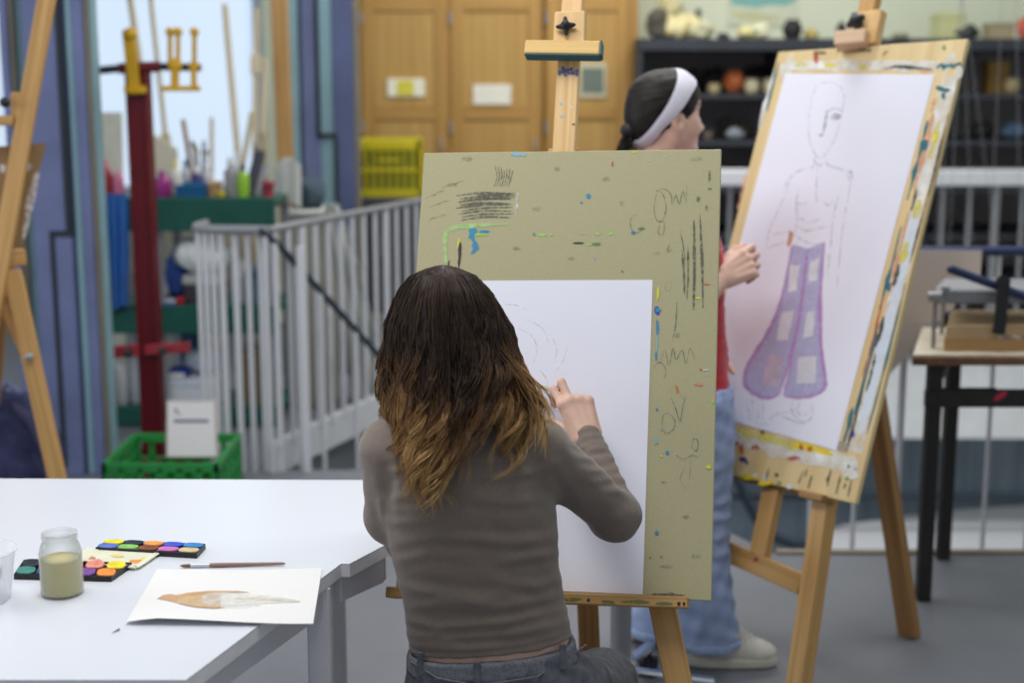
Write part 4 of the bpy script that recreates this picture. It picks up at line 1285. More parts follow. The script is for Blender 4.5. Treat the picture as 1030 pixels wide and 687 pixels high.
# ------------------------------------------------------------------ boards and easels
def axes(yaw, lean, roll):
    R = Matrix.Rotation(math.radians(yaw), 3, 'Z') @ Matrix.Rotation(math.radians(-lean), 3, 'X') @ Matrix.Rotation(math.radians(roll), 3, 'Y')
    return R.col[0].copy(), R.col[2].copy(), -R.col[1].copy()
U1, V1, N1 = axes(-11.34, 21.95, -1.385)
C1 = Vector((.09456, 2.7811, 1.0436))
PL1 = Plane(C1, N1)
U2, V2, N2 = axes(-52.4, 20.7, -2.43)
C2 = Vector((.831, 3.974, 1.099))
PL2 = Plane(C2, N2)
def inpl(pl, off):
    return lambda px, py: pl.pt(px, py, off)

def board_slab(c, u, v, n, w, h, th, mats):
    m = MB(); m.obox(c - n * th / 2, [v, u, n], [h, w, th], .002)
    return m
# ---- easel 1
B1p = inpl(PL1, -.030)         # plane of the mast just behind the board
def toground(a, b):
    d = b - a
    return b + d * (-b.z / d.z)
foot = toground(B1p(569, 150), B1p(674, 650))
t = thing('easel', (B1p(560, 600).x, B1p(560, 600).y, 0), 'beech easel behind the green grey board of the seated person', 'easel', 'wooden easels')
E1 = t
m = MB(); m.beam(B1p(579, -40), B1p(572.5, 62), .044, .022, U1); m.build('upper_mast', M['beech'], t)
m = MB(); m.beam(B1p(573, 52), B1p(546, 560), .046, .022, U1)
plm = Plane(PL1.p + N1 * (-.030 + .0111), N1); plm.k = 10
for i in range(14):
    x = 563 + (i % 7) * 2.9; spot(m, plm, x, 73 + random.uniform(-4, 3), 1.8, 2.2, 1)
spot(m, plm, 564, 104, 1.6, 1.6, 2); spot(m, plm, 565, 117, 2, 1.3, 2); spot(m, plm, 575, 108, 1.6, 1.2, 3); spot(m, plm, 577, 125, 1.6, 1., 4)
m.build('mast', [M['beech'], flat(96, 100, 150), flat(130, 190, 214), flat(206, 210, 200), flat(80, 70, 60)], t)
Bf = inpl(PL1, -.006)
m = MB(); a, b = Bf(574.2, 14), Bf(573, 48); m.beam(a, b, .064, .03, U1); m.build('clamp_block', M['beech'], t)
m = MB(); a, b = Bf(530, 52), Bf(605, 53)
nn = N1 * .012
m.beam(a + nn, b + nn, .030, .030, V1)
plc = Plane(PL1.p + N1 * (-.006 + .012 + .0151), N1)
m.beam(a + nn - V1 * .0165, b + nn - V1 * .0165, .003, .031, V1, .001, 1); m.beam(b + nn, b + nn + U1 * .004, .032, .031, V1, .001, 1)
m.build('top_clamp', [wood('beech_yellow', S(206, 166, 92), S(228, 190, 118), .5, 1.5, 40), flat(50, 96, 104)], t)
m = MB(); k0 = inpl(PL1, .020)(569, 26)
m.tube([k0 - N1 * .02, k0 - N1 * .002], .006, 10); m.lathe([(0.009, -.006), (.011, 0), (.009, .008), (0, .011)], k0, 16, axis=N1)
for k in range(4):
    a_ = k * math.pi / 2 + .1; d_ = U1 * math.cos(a_) + V1 * math.sin(a_)
    m.tube([k0, k0 + d_ * .010, k0 + d_ * .018], [.008, .006, .0035], 10); m.ball(k0 + d_ * .017, .0038)
m.build('star_knob', M['black'], t)
Bl = inpl(PL1, -.034)
a, b = Bl(569, 150), Bl(674.5, 650); m = MB(); m.beam(a + N1 * -.02, toground(a, b), .05, .026, U1); 
m.build('leg', M['pine'], t)
a, b = Bl(563, 150), Bl(437, 640); m = MB(); m.beam(a + N1 * -.02, toground(a, b), .05, .026, U1); m.build('leg', M['pine'], t)
# rear leg and ledge
a = B1p(570, 165) - N1 * .05; b = at(593, 655, 3.02); m = MB(); m.beam(a, toground(a, b), .046, .026, (1, 0, 0)); m.build('rear_leg', M['pined'], t)
Lg = inpl(PL1, .012)
a, b = Lg(391.5, 596), Lg(692.5, 606.5)
m = MB(); m.beam(a, b, .021, .055, V1, .002)
plg = Plane(PL1.p + N1 * (.012 + .0276), N1)
for (x, w_, c_) in ((640, 24, 1), (668, 14, 1), (592, 2.5, 2), (575, 16, 1), (683, 3, 3), (688, 2, 3), (612, 12, 1)):
    spot(m, plg, x, 597.5 + (x - 391) * .035 + random.uniform(-1, 1), w_ * .7, 2.2, c_)
m.build('ledge', [M['pine'], flat(112, 130, 84, patchy=.4, pscale=90, alpha=.7), flat(40, 44, 90), flat(40, 44, 44)], t)
# ---- board 1
m = MB(); m.obox(C1 - N1 * .004, [V1, U1, N1], [.88, .605, .008], .0015)
PB = Plane(C1, N1)
graph = 1
def g1(pts, w=.0022, mat=1, jit=.3): mark_line(m, PB, pts, w, mat, jit)
# dark hatching at the upper left
random.seed(3)
for i in range(9):
    y = 194 + i * 3.1
    g1([(461 + random.uniform(-4, 4), y + 3), (485, y + random.uniform(-1, 1)), (515 + random.uniform(-3, 3), y + random.uniform(-1, 2))], .0045, 5)
for i in range(4): g1([(480, 196 + i * 1.6), (518, 194.5 + i * 1.5)], .004, 5)
for i in range(7):
    x = 497 + i * 2.4
    g1([(x, 188), (x + 3, 178), (x + 1 + i * .6, 168 + random.uniform(-3, 4))], .0026, 5)
for (x, y) in ((428, 200), (436, 196), (432, 209), (440, 206), (438, 220), (431, 222), (444, 190), (456, 186)):
    g1([(x, y), (x + 6, y - 3), (x + 11, y - 4)], .003, 6)
spot(m, PB, 455, 186, 6, 2, 6); spot(m, PB, 474, 205, 12, 6, 6)
mark_line(m, PB, [(521, 194), (520, 205), (518.5, 217)], .006, 7, .3)
# green bracket
mark_line(m, PB, [(449, 266), (447.5, 250), (448, 238), (452, 231), (463, 228), (480, 227), (497, 226), (512, 226)], .010, 2, .25)
mark_line(m, PB, [(470, 238), (480, 236), (491, 236)], .006, 3, .3)
mark_line(m, PB, [(477, 231), (474, 236), (477, 244), (479, 250), (474, 255)], .011, 4, .35); spot(m, PB, 476, 233, 5, 3.5, 4); spot(m, PB, 487, 233, 5, 2, 4)
mark_line(m, PB, [(462, 239), (460.5, 250)], .004, 8); mark_line(m, PB, [(463, 244), (462.5, 256), (461.5, 270)], .006, 9, .3); mark_line(m, PB, [(452, 262), (450, 272)], .003, 9)
for (x, y, a_, b_, c_) in ((592, 197, 2.6, 3.2, 4), (585, 204, 1.5, 1.2, 4), (637, 234, 2.6, 1.8, 4), (519, 155, 6, 2.4, 10), (527, 156, 3, 1.6, 10), (537, 236, 1.4, 1.8, 11), (545, 236.5, 4, 1.2, 3), (554, 236, 2, 1, 3), (601, 235.5, 2.8, 1.4, 3), (614, 235.5, 3.2, 1.5, 3), (586, 235, 3, 1, 2), (600, 245.5, 4.5, 1.8, 12), (645, 230, 5, 1.4, 12), (593, 246, 3, 1, 3), (582, 244.5, 6, 1.3, 9),
                            (616, 165, 1, 2.4, 13), (638, 153, 2.2, 1.2, 8), (669, 158.5, 1.3, 1.2, 7), (652, 162, 3, 1, 7), (626, 273, 1, 1, 13), (598, 259.5, 1, 1.2, 10), (712, 377, 2, 1.4, 7), (708, 372, 6, .9, 7), (705, 372, 1.4, 1, 13), (703, 387, 6, 1.5, 14), (711, 286, 4, .8, 15), (702, 300, 4, 1.2, 8), (698, 298, 1.6, .8, 15),
                            (662, 295, 1.3, 8, 8), (661, 313, 3, 5, 16), (662, 312, 3.4, 2, 4), (661, 330, 1.5, 9, 4), (661, 345, 1.2, 8, 10), (660, 358, 1.2, 6, 4), (681, 391, 1.2, 4, 15), (661, 412, 1.2, 1.6, 4), (671, 455.5, 2, 2, 4), (660, 444, 2, 3.2, 10), (665, 459, 1, 1.5, 8), (660.5, 536, 2.4, 3, 4), (713, 470, 3.2, 1.8, 8), (717, 404, 1.4, 1.8, 3), (665, 432, 1.2, 2, 10), (654, 561, 1.2, 1, 13), (665, 560, 1, 1, 13), (668, 485, 4, 1.4, 6)):
    spot(m, PB, x, y, a_, b_, c_)
# pencil scrawls on the right side
g1([(659, 200), (658, 212), (661, 222), (667, 221), (670, 208), (667, 196), (662, 192), (659, 200)], .0017, 5)
g1([(660, 192), (668, 190), (675, 196), (676, 206), (680, 196), (683, 206), (687, 192), (690, 204), (691, 186)], .0017, 5)
g1([(641, 216), (636, 218), (634, 226), (638, 234), (646, 232)], .0017, 5); g1([(664, 226), (662, 234), (667, 236), (668, 224), (663, 222)], .0017, 5)
for (x0, y0, x1, y1, w_) in ((686, 252, 688.5, 296, .0042), (692, 248, 691, 302, .0038), (698, 222, 697.5, 312, .0062), (704, 216, 707, 310, .0052), (684, 232, 689, 262, .0022)):
    g1([(x0, y0), ((x0 + x1) / 2 + .6, (y0 + y1) / 2), (x1, y1)], w_, 17, .35)
spot(m, PB, 702, 200, 2, 3.5, 5); spot(m, PB, 713.5, 177, 1.6, 6, 5); spot(m, PB, 714, 190, 2, 1.6, 5); spot(m, PB, 711, 209, 2, 3, 5)
g1([(681, 300), (680, 322), (678, 336), (676, 342)], .0022, 5); spot(m, PB, 681, 337, 3, 3, 6)
g1([(674, 245), (671, 253), (676, 251)], .002, 5); g1([(665, 362), (669, 352), (673, 368), (677, 350), (680, 362), (686, 352), (690, 366), (694, 350), (699, 362)], .0017, 5)
g1([(672, 282), (669, 290), (674, 293), (675, 283)], .0015, 6); g1([(657, 370), (664, 364), (670, 372), (668, 380)], .0016, 5)
g1([(666, 428), (667, 418), (673, 416), (679, 424), (677, 432), (670, 436), (666, 430)], .0017, 5); g1([(675, 400), (680, 412), (684, 424), (687, 408), (690, 398)], .0017, 5); g1([(672, 396), (678, 388), (684, 396), (690, 404)], .0016, 6)
g1([(698, 440), (696, 450), (701, 453), (702, 443), (697, 441)], .0017, 5); g1([(680, 458), (688, 462), (696, 458), (703, 460)], .0017, 5); g1([(695, 462), (694, 475), (692, 490)], .0017, 6); g1([(689, 470), (684, 482), (690, 492)], .0015, 6)
mark_line(m, PB, [(690, 599), (670, 598), (650, 598.5)], .004, 17, .5)
for (x, y) in ((470, 160), (560, 170), (610, 180), (540, 210), (625, 205), (700, 160), (575, 260), (660, 255), (520, 250), (690, 520), (700, 560), (670, 570)):
    spot(m, PB, x, y, random.uniform(3, 7), random.uniform(1.5, 3), 6)
cG = lambda r, g, b: flat(r, g, b, .6)
mats1 = [M['hard'], flat(92, 90, 84), flat(172, 204, 132, patchy=.3, pscale=60, alpha=.85), flat(150, 206, 90), flat(56, 134, 172), flat(96, 96, 88, patchy=.4, pscale=150, alpha=.5), flat(110, 108, 92, patchy=.25, pscale=90, alpha=.16), flat(206, 206, 196, patchy=.4, pscale=120, alpha=.6), flat(206, 204, 60), flat(48, 50, 48), flat(128, 176, 190), flat(70, 150, 110), flat(96, 128, 66), flat(180, 70, 60), flat(206, 130, 120), flat(206, 116, 50), flat(46, 76, 170), flat(84, 84, 76, patchy=.4, pscale=120, alpha=.55)]
o = m.build('drawing_board', mats1, loc=C1 - V1 * .44)
tag(o, 'green grey hardboard drawing board with pencil scrawls before the seated person', 'drawing board', 'drawing boards')
# ---- sheet 1
PS1 = Plane(C1 + N1 * .0012, N1)
q = [PS1.pt(440, 282.5), PS1.pt(656.5, 281.5), PS1.pt(646.5, 598), PS1.pt(432, 589)]
m = MB(); m.prism(q, -N1 * .0008)
PS1b = Plane(C1 + N1 * .0012, N1)
random.seed(5)
for pts in ([(556, 340), (560, 352), (557, 366)], [(520, 330), (535, 338), (540, 352), (536, 366)], [(548, 398), (552, 404)], [(530, 322), (545, 330), (552, 345)], [(570, 350), (566, 364), (556, 376)], [(500, 310), (515, 306), (530, 312)], [(543, 372), (549, 380), (551, 388)]):
    mark_line(m, PS1b, pts, .0012, 1, .3)
o = m.build('drawing_sheet', [M['paper'], flat(190, 192, 204, patchy=.35, pscale=140, alpha=.35)], loc=q[3])
tag(o, 'large white sheet with a faint sketch started on the green grey board', 'sheet of paper')

# ---- easel 2 with plywood board
B2p = inpl(PL2, -.035)
t = thing('easel', (B2p(800, 590).x, B2p(800, 590).y, 0), 'wooden easel holding the large paint stained board at the right', 'easel', 'wooden easels')
m = MB(); m.beam(B2p(884, -40), B2p(764, 560), .055, .03, U2); m.build('mast', M['pine'], t)
Bq = inpl(PL2, .0)
m = MB(); m.beam(Bq(875, 13), Bq(868, 46), .10, .03, U2); m.build('clamp_block', M['beech'], t)
m = MB(); a, b = inpl(PL2, .035)(843, 42), inpl(PL2, .012)(874, 39); m.beam(a, b, .04, .06, V2); m.build('top_clamp', [wood('beech_pink', S(206, 170, 132), S(222, 190, 160), .5, 1.5, 40)], t)
m = MB(); k0 = inpl(PL2, .04)(861, 21); m.ball(k0, .020); m.tube([k0, k0 - N2 * .04], .008, 8)
for k in range(4):
    a_ = k * math.pi / 2 + .5; m.ball(k0 + (U2 * math.cos(a_) + V2 * math.sin(a_)) * .018, .011)
m.build('star_knob', M['black'], t)
a, b = B2p(850, 200), B2p(806, 660)
a2 = B2p(829, 500); b2 = B2p(803.5, 687)
f2_ = toground(a2, b2)
topj = B2p(856, 150)
m = MB(); m.beam(a2 + (a2 - b2) * .6 - N2 * .01, f2_, .05, .05, U2); 
pll = Plane(PL2.p + N2 * (-.035 + .0256), N2)
m.build('leg', M['pine'], t)
lf = B2p(735, 556); rf = B2p(808, 588)
d = (lf - rf)
ll0 = rf + d * 1.75
m = MB(); m.beam(ll0 + Vector((0, 0, 0)) + (topj - ll0) * .55, toground(topj, ll0), .05, .05, U2); m.build('leg', M['pine'], t)
m = MB(); m.beam(rf, ll0, .055, .03, V2)
plx = Plane(PL2.p + N2 * (-.035 + .0156), N2); spot(m, plx, 761, 562.5, 2.6, 2.6, 1)
m.build('crossbar', [M['pine'], flat(150, 44, 60)], t)
a = B2p(839, 190) - N2 * .05; b = atz(915, 640, 0); m = MB(); m.beam(a, b, .062, .032, U2); m.build('rear_leg', M['pined'], t)
m = MB(); m.beam(inpl(PL2, -.03)(744, 478), inpl(PL2, -.03)(836, 500), .03, .03, V2); m.beam(inpl(PL2, -.012)(810, 497.5), inpl(PL2, -.012)(834, 503), .02, .06, V2); 
m.build('ledge', [M['pined']], t)
# board 2
W2, H2, T2 = .65, 1.25, .016
m = MB(); m.obox(C2 - N2 * T2 / 2, [V2, U2, N2], [H2, W2, T2], .002)
PB = Plane(C2, N2)
random.seed(11)
mats2 = [M['ply'], flat(232, 232, 226, patchy=.45, pscale=22, alpha=.8), flat(46, 112, 124, patchy=.2, pscale=60, alpha=.95), flat(226, 214, 90, patchy=.4, pscale=40, alpha=.7), flat(226, 166, 128, patchy=.4, pscale=30, alpha=.6), flat(60, 64, 60, patchy=.3, pscale=80, alpha=.8), flat(226, 200, 40), flat(52, 50, 130), flat(190, 60, 70, patchy=.3, pscale=60, alpha=.7), flat(206, 84, 60, patchy=.3, pscale=60, alpha=.7), flat(120, 160, 80, patchy=.3, alpha=.8), flat(170, 164, 150, patchy=.3, pscale=30, alpha=.7), flat(206, 216, 226)]
def on(px, py): return (px, py)
R_ = lambda f: (958 - 11 + (847 - 947 + 11 - 3) * f, 70 + (470 - 70) * f)
# right band: from (955,75) down to (850,470)
def rb(s, f): # s 0 at the sheet edge, 1 at the board edge
    xl, xr = 941 + (842 - 941) * f, 966 + (868 - 966) * f
    return (xl + (xr - xl) * s, 76 + (455 - 76) * f)
mark_line(m, PB, [rb(.62, 0), rb(.62, .25), rb(.64, .5), rb(.66, .75), rb(.7, 1.)], .045, 1, .2, False)
mark_line(m, PB, [rb(.66, .35), rb(.68, .6), rb(.7, .95)], .03, 12, .3)
for (s, f0, f1, w_, c_) in ((.16, .12, .33, .012, 2), (.2, .4, .62, .010, 2), (.3, .66, .9, .012, 2), (.32, .1, .3, .016, 4), (.36, .36, .6, .014, 4), (.62, .12, .22, .016, 3), (.66, .33, .38, .02, 3), (.58, .44, .5, .02, 3), (.22, .58, .8, .006, 9), (.92, .1, .5, .006, 5), (.96, .55, .95, .007, 2), (.35, .82, 1, .008, 5), (.5, .5, .56, .012, 5), (.44, .64, .72, .01, 5), (.5, .74, .84, .009, 5), (.15, .88, .98, .012, 2), (.42, .3, .36, .008, 5), (.2, .06, .1, .01, 4)):
    mark_line(m, PB, [rb(s, f0), rb(s + .03, (f0 + f1) / 2), rb(s, f1)], w_, c_, .45)
spot(m, PB, 945, 89, 5, 3, 2); spot(m, PB, 951, 91, 6, 2.5, 2); spot(m, PB, 949, 97, 2.4, 4, 2); spot(m, PB, 929.5, 146, 4, 7, 2, ang=.2); spot(m, PB, 893, 288, 3.5, 5, 2); spot(m, PB, 857, 437, 3, 4, 7)
# top band
mark_line(m, PB, [(785, 70), (800, 67), (840, 66), (880, 66), (920, 66.5), (955, 67)], .03, 1, .2, False)
mark_line(m, PB, [(796, 56), (792, 70), (788, 85)], .03, 1, .3); mark_line(m, PB, [(779, 72), (770, 105), (764, 130)], .018, 1, .4)
for (x, y, a_, b_, c_) in ((806, 65, 6, 3, 3), (835, 66, 8, 3, 3), (868, 67, 6, 3, 3), (930, 72, 5, 2, 4), (821, 58, 2.6, 8, 8), (950, 48.5, 2.4, 3, 10)):
    spot(m, PB, x, y, a_, b_, c_)
mark_line(m, PB, [(890, 69), (905, 67), (925, 69), (938, 70)], .008, 5, .5); mark_line(m, PB, [(942, 69), (947, 65), (950, 68), (955, 64), (958, 67), (965, 64), (967, 67)], .012, 2, .3)
mark_line(m, PB, [(956, 54), (957, 64)], .03, 1, .4); mark_line(m, PB, [(966, 66), (963, 76), (958, 84)], .024, 1, .4)
# faint pencil letters on the top rim
for i in range(11):
    x = 842 + i * 3.2
    mark_line(m, PB, [(x, 53), (x + 1, 49), (x + 2, 53)], .004, 5)
for i in range(6): mark_line(m, PB, [(818 + i * 2.2, 55), (819 + i * 2.2, 52), (820 + i * 2.2, 55)], .004, 5)
mark_line(m, PB, [(889, 57), (890, 53), (894, 52)], .004, 5)
# left rim
mark_line(m, PB, [(783, 62), (776, 92), (771, 112)], .008, 2, .4); mark_line(m, PB, [(752, 170), (742, 210)], .01, 4, .4)
# bottom band
mark_line(m, PB, [(700, 424), (736, 440), (770, 446), (805, 455), (840, 464), (856, 470)], .05, 1, .2, False)
mark_line(m, PB, [(736, 432), (760, 438), (790, 446), (815, 452)], .02, 3, .4); mark_line(m, PB, [(800, 446), (820, 452), (838, 458)], .018, 6, .4)
for (x, y, a_, b_, c_) in ((746, 452, 3, 5, 9), (740, 446, 5, 2, 8), (760, 450, 5, 3, 8), (806, 450, 2, 4, 8), (815, 452, 3, 3, 8), (798, 461, 8, 2.5, 8), (747, 462, 4, 3.5, 7), (751, 465, 2, 2.5, 7), (756, 480, 9, 3, 6), (770, 486, 9, 3, 6), (748, 479, 5, 3, 3), (760, 478, 3, 2, 12), (770, 481, 2, 4, 12), (781, 478, 2, 2.2, 5), (784, 486, 3, 2.2, 10), (794, 489.5, 3, 2.5, 12), (857, 468, 8, 11, 1), (858, 473, 6, 9, 1), (848, 450, 7, 7, 11), (767, 434.5, 2.4, 2.2, 5), (854, 469, 1.6, 2, 5), (861, 472, 1.2, 1.6, 5), (852, 482, 2, 2.4, 10), (792, 438, 2, 1.6, 5)):
    spot(m, PB, x, y, a_, b_, c_)
for (x0, y0, x1, y1) in ((774, 471, 770, 484), (808, 474, 803, 487), (812, 472, 810, 480), (836, 472, 832, 490), (834, 478, 831, 484), (846, 478, 841, 497), (857, 482, 853, 500), (817, 478, 813, 492), (851, 486, 849, 492)):
    mark_line(m, PB, [(x0, y0), ((x0 + x1) / 2, (y0 + y1) / 2), (x1, y1)], .005, 5, .3)
o = m.build('drawing_board', mats2, loc=C2 - V2 * H2 / 2)
tag(o, 'large tilted plywood board with paint stained borders on the right easel', 'drawing board', 'drawing boards')
# sheet 2 with the figure drawing
PS2 = Plane(C2 + N2 * .0014, N2)
q = [PS2.pt(790, 74), PS2.pt(940, 75), PS2.pt(841, 453), PS2.pt(699, 413)]
m = MB(); m.prism(q, -N2 * .0009)
PD = Plane(C2 + N2 * .0014, N2)
pants = 2; purple = 3; pw = 4
mark_blob(m, PD, [(797, 246), (793, 268), (788, 292), (781, 316), (771, 337), (762, 351), (752, 368), (749, 378), (750, 388), (757, 395), (768, 400), (776, 400), (783, 396), (788, 381), (794, 362), (800, 340), (804, 318), (807, 296), (810, 270), (813, 250)], pants)
mark_blob(m, PD, [(813, 250), (829, 244), (828, 262), (826, 284), (825, 306), (825.5, 327), (826, 350), (829, 372), (830.5, 387), (826, 394), (815, 398.5), (802, 399.5), (789, 397), (793, 378), (798, 354), (803, 328), (806, 305), (809, 275)], pants)
mark_blob(m, PD, [(795, 266), (803, 268), (801, 292), (793, 294)], pw)
for a_ in ([(800, 268), (805, 266), (799, 292), (792, 293)], [(815, 264), (824, 259), (822, 281), (813, 284)], [(786, 315), (799, 312), (793, 342), (781, 342)], [(812, 314), (820, 313), (818, 338), (807, 341)], [(774, 357), (788, 358), (782, 389), (766, 386)], [(803, 359), (822, 358), (820, 385), (801, 386)]):
    mark_blob(m, PD, a_, 5 if a_[0] == (774, 357) else pw, .0015, 3)
pu = lambda pts, w_=.012: mark_line(m, PD, pts, w_, purple, .25)
pu([(797, 246), (793, 268), (788, 292), (781, 316), (771, 337), (762, 351), (752, 368), (749, 378), (750, 388), (757, 395), (768, 400), (777, 400), (784, 396)])
pu([(813, 250), (810, 270), (807, 298), (803, 326), (797, 352), (791, 374), (784, 396)]); pu([(829, 244), (828, 262), (826, 284), (825, 306), (825.5, 327), (826, 350), (829, 372), (830.5, 387), (826, 394), (815, 398.5), (802, 400), (789, 398)]); pu([(788, 398), (793, 378), (798, 356)], .007)
gl = lambda pts, w_=.0035: mark_line(m, PD, pts, w_, 1, .3)
gl([(822, 86), (817, 98), (814, 116), (813.5, 135), (817, 149), (823, 159), (829, 157), (836, 147), (842, 134), (846, 118), (849, 102), (848, 91), (840, 84), (830, 83), (822, 86)], .003)
mark_line(m, PD, [(832, 111), (830.5, 122), (828, 134)], .009, 6, .3); gl([(833, 112), (840, 109), (848, 112)], .005); mark_line(m, PD, [(835, 118), (840, 115), (845, 117), (840, 120), (835, 118)], .006, 6, .2); spot(m, PD, 840, 118, 3, 1.6, 6); spot(m, PD, 826, 136, 2.4, 1.6, 6)
gl([(818, 160), (822, 165), (827, 166), (832, 162)]); gl([(820, 160), (818, 168), (806, 171), (797, 176), (793, 182)]); gl([(832, 160), (833, 166), (845, 170), (855, 174), (858, 180)])
gl([(790, 186), (795, 180), (799, 175)]); gl([(788, 190), (796, 178)]); gl([(852, 172), (855, 182), (857, 174), (853, 172)], .004)
gl([(795, 182), (788, 200), (780, 218), (774, 232), (770, 250)]); gl([(803, 188), (801, 205), (802, 222), (799, 236)]); gl([(856, 182), (852, 205), (848, 228), (845, 255), (842, 290)]); gl([(846, 190), (840, 210), (837, 228), (836, 246), (832, 280)])
gl([(801, 203), (806, 206), (813, 203)]); gl([(828, 202), (834, 207), (838, 202)]); gl([(823, 168), (821, 190), (822, 204)]); gl([(800, 226), (810, 232), (822, 230), (834, 228)]); gl([(799, 236), (808, 242), (820, 246), (830, 243)]); gl([(803, 216), (812, 224), (826, 220)]); gl([(776, 236), (785, 235), (793, 233)]); gl([(771, 250), (782, 246), (792, 243)]); gl([(802, 243), (800, 250)]); gl([(834, 255), (833, 272)])
mark_line(m, PD, [(797, 233), (795, 240), (793, 248)], .016, 7, .3); mark_line(m, PD, [(795, 231), (794, 236)], .006, 6)
for x in (754, 758, 762, 766): gl([(x, 396), (x - 2 + (x - 754) * .3, 408), (x + 1, 424)])
gl([(753, 408), (758, 424), (772, 426), (778, 418), (790, 415), (800, 412)]); gl([(798, 402), (796, 412), (803, 422), (812, 424), (818, 416), (816, 404)]); gl([(806, 402), (802, 414), (810, 418), (815, 410)]); gl([(786, 418), (800, 424), (812, 427)])
mats = [M['paper'], flat(170, 172, 186, patchy=.3, pscale=90, alpha=.32), flat(186, 184, 220, patchy=.25, pscale=60, alpha=.8), flat(190, 146, 206, patchy=.25, pscale=60, alpha=.75), flat(222, 222, 230, patchy=.1, alpha=.95), flat(206, 190, 206, patchy=.2, alpha=.9), flat(140, 142, 154, patchy=.35, pscale=90, alpha=.5), flat(206, 150, 100, patchy=.25, alpha=.9)]
o = m.build('drawing_sheet', mats, loc=q[3])
tag(o, 'large white sheet with a pencil figure in lilac flared trousers', 'sheet of paper')

# ------------------------------------------------------------------ swivel stool behind the first easel
Yc = 3.52
c = at(624, 668, Yc); c.z = 0
t = thing('swivel_stool', c, 'chrome swivel stool standing behind the green grey board', 'stool')
zb = at(624, 668, Yc).z
m = MB(); m.tube([(c.x, c.y, zb - .0), (c.x, c.y, .44)], .027, 20); m.build('gas_column', M['greymetal'], t)
m = MB(); m.lathe([(.03, zb - .06), (.036, zb - .05), (.036, zb - .01), (.042, zb), (.042, zb + .012), (.03, zb + .02), (.028, zb + .02)], (c.x, c.y, 0), 24); m.build('hub', M['chrome'], t)
for k in range(5):
    a_ = math.radians(-6 + 72 * k); d_ = Vector((math.cos(a_), math.sin(a_), 0))
    p = Vector((c.x, c.y, zb - .02)) + d_ * .03; q_ = Vector((c.x, c.y, .075)) + d_ * .24
    m = MB(); m.beam(p, q_, .022, .032, (0, 0, 1), .006); lg = m.build('leg', M['chrome'], t)
    m = MB(); m.tube([q_ - d_ * .01, q_ - d_ * .01 + Vector((0, 0, -.03))], .008, 8); e_ = q_ - d_ * .01; sd = Vector((-d_.y, d_.x, 0))
    for s_ in (-1, 1): m.tube([Vector((e_.x, e_.y, .025)) + sd * s_ * .006, Vector((e_.x, e_.y, .025)) + sd * s_ * .02], .025, 16)
    m.build('caster', M['black'], lg)
m = MB(); m.lathe([(.10, .44), (.17, .445), (.185, .46), (.185, .49), (.17, .505), (0, .508)], (c.x, c.y, 0), 32); m.build('seat', flat(60, 62, 70), t)

# ------------------------------------------------------------------ work bench at the right with the hinged printing frame
x0 = at(916, 358, 4.26).x
ztp = at(960, 357, 4.24).z
zt2 = ztp + .0
t = thing('work_bench', (1.85, 4.5, 0), 'black framed bench with a stained pale top at the right', 'bench')
fl = atz(928, 603, 0); bl = atz(948, 562, 0)
xbk = at(927, 345, 4.72).x
m = MB(); m.prism([(x0, 4.24, zt2), (2.75, 4.24, zt2), (2.75, 4.72, zt2), (xbk, 4.72, zt2)], (0, 0, -.03), 0); m.box((x0 - .001, 4.232, zt2 - .031), (2.751, 4.24, zt2 - .006), .002, 1, 1, 0); m.build('bench_top', [M['benchtop'], M['benchedge']], t)
m = MB()
for (x, y) in ((fl.x, fl.y), (2.68, fl.y), (bl.x, bl.y), (2.68, bl.y)):
    m = MB(); m.box((x - .021, y - .021, 0), (x + .021, y + .021, zt2 - .03), .003); m.build('leg', M['blackwood'], t)
m = MB(); za, zb_ = at(960, 408, fl.y).z, at(960, 391, fl.y).z
m.box((fl.x - .03, fl.y - .028, za), (2.7, fl.y + .0, zb_), .003); m.box((fl.x + .0, fl.y, za + .005), (bl.x + .02, fl.y + .02, zb_), .003)
plr = Plane((0, fl.y - .0285, 0), (0, -1, 0)); mark_line(m, plr, [(1000, 402), (1005, 399), (1010, 396), (1012, 394)], .018, 1, .4)
m.build('rail', [M['blackwood'], flat(190, 50, 70)], t)
m = MB(); m.box((xbk + .02, 4.70, zt2 - .10), (2.72, 4.715, zt2 - .03), .003); m.beam((fl.x, fl.y + .02, zb_), (bl.x, bl.y - .02, zt2 - .04), .03, .03, (1, 0, 0)); m.build('brace', M['blackwood'], t)
# thick printing block and frame
xb = at(950, 340, 4.3).x
za = zt2
t = thing('printing_block', (1.85, 4.45, za), 'thick worn wooden block lying on the right bench', 'wooden block')
m = MB(); h1 = at(960, 331, 4.3).z - za
xb2 = at(958, 318, 4.6).x; m.prism([(xb, 4.30, za), (2.6, 4.30, za), (2.6, 4.62, za), (xb2, 4.62, za)], (0, 0, h1 * .55)); m.build('lower_board', [wood('block_wood', S(150, 110, 66), S(190, 150, 100), .6, 2, 40)], t)
m = MB(); m.prism([(xb + .005, 4.305, za + h1 * .55), (2.6, 4.305, za + h1 * .55), (2.6, 4.615, za + h1 * .55), (xb2 + .005, 4.615, za + h1 * .55)], (0, 0, h1 * .55))
for i in range(9):
    spot(m, Plane((0, 4.3045, 0), (0, -1, 0)), 1012 + i * 3 - (i % 3) * 9, 338 + (i % 3) * 2, 2.2, 1.2, 1 + i % 2)
m.build('upper_board', [wood('block_wood_light', S(176, 146, 108), S(206, 180, 140), .6, 2, 40), flat(96, 110, 190), flat(226, 226, 226)], t)
t = thing('press_frame', (1.85, 4.4, za + h1 * 1.1), 'grey metal hinged press frame with a lever over the wooden block', 'press')
zf0, zf1 = at(970, 305, 4.36).z, at(970, 291, 4.36).z
m = MB(); x1 = at(941, 300, 4.36).x; x2 = at(950, 296, 4.6).x
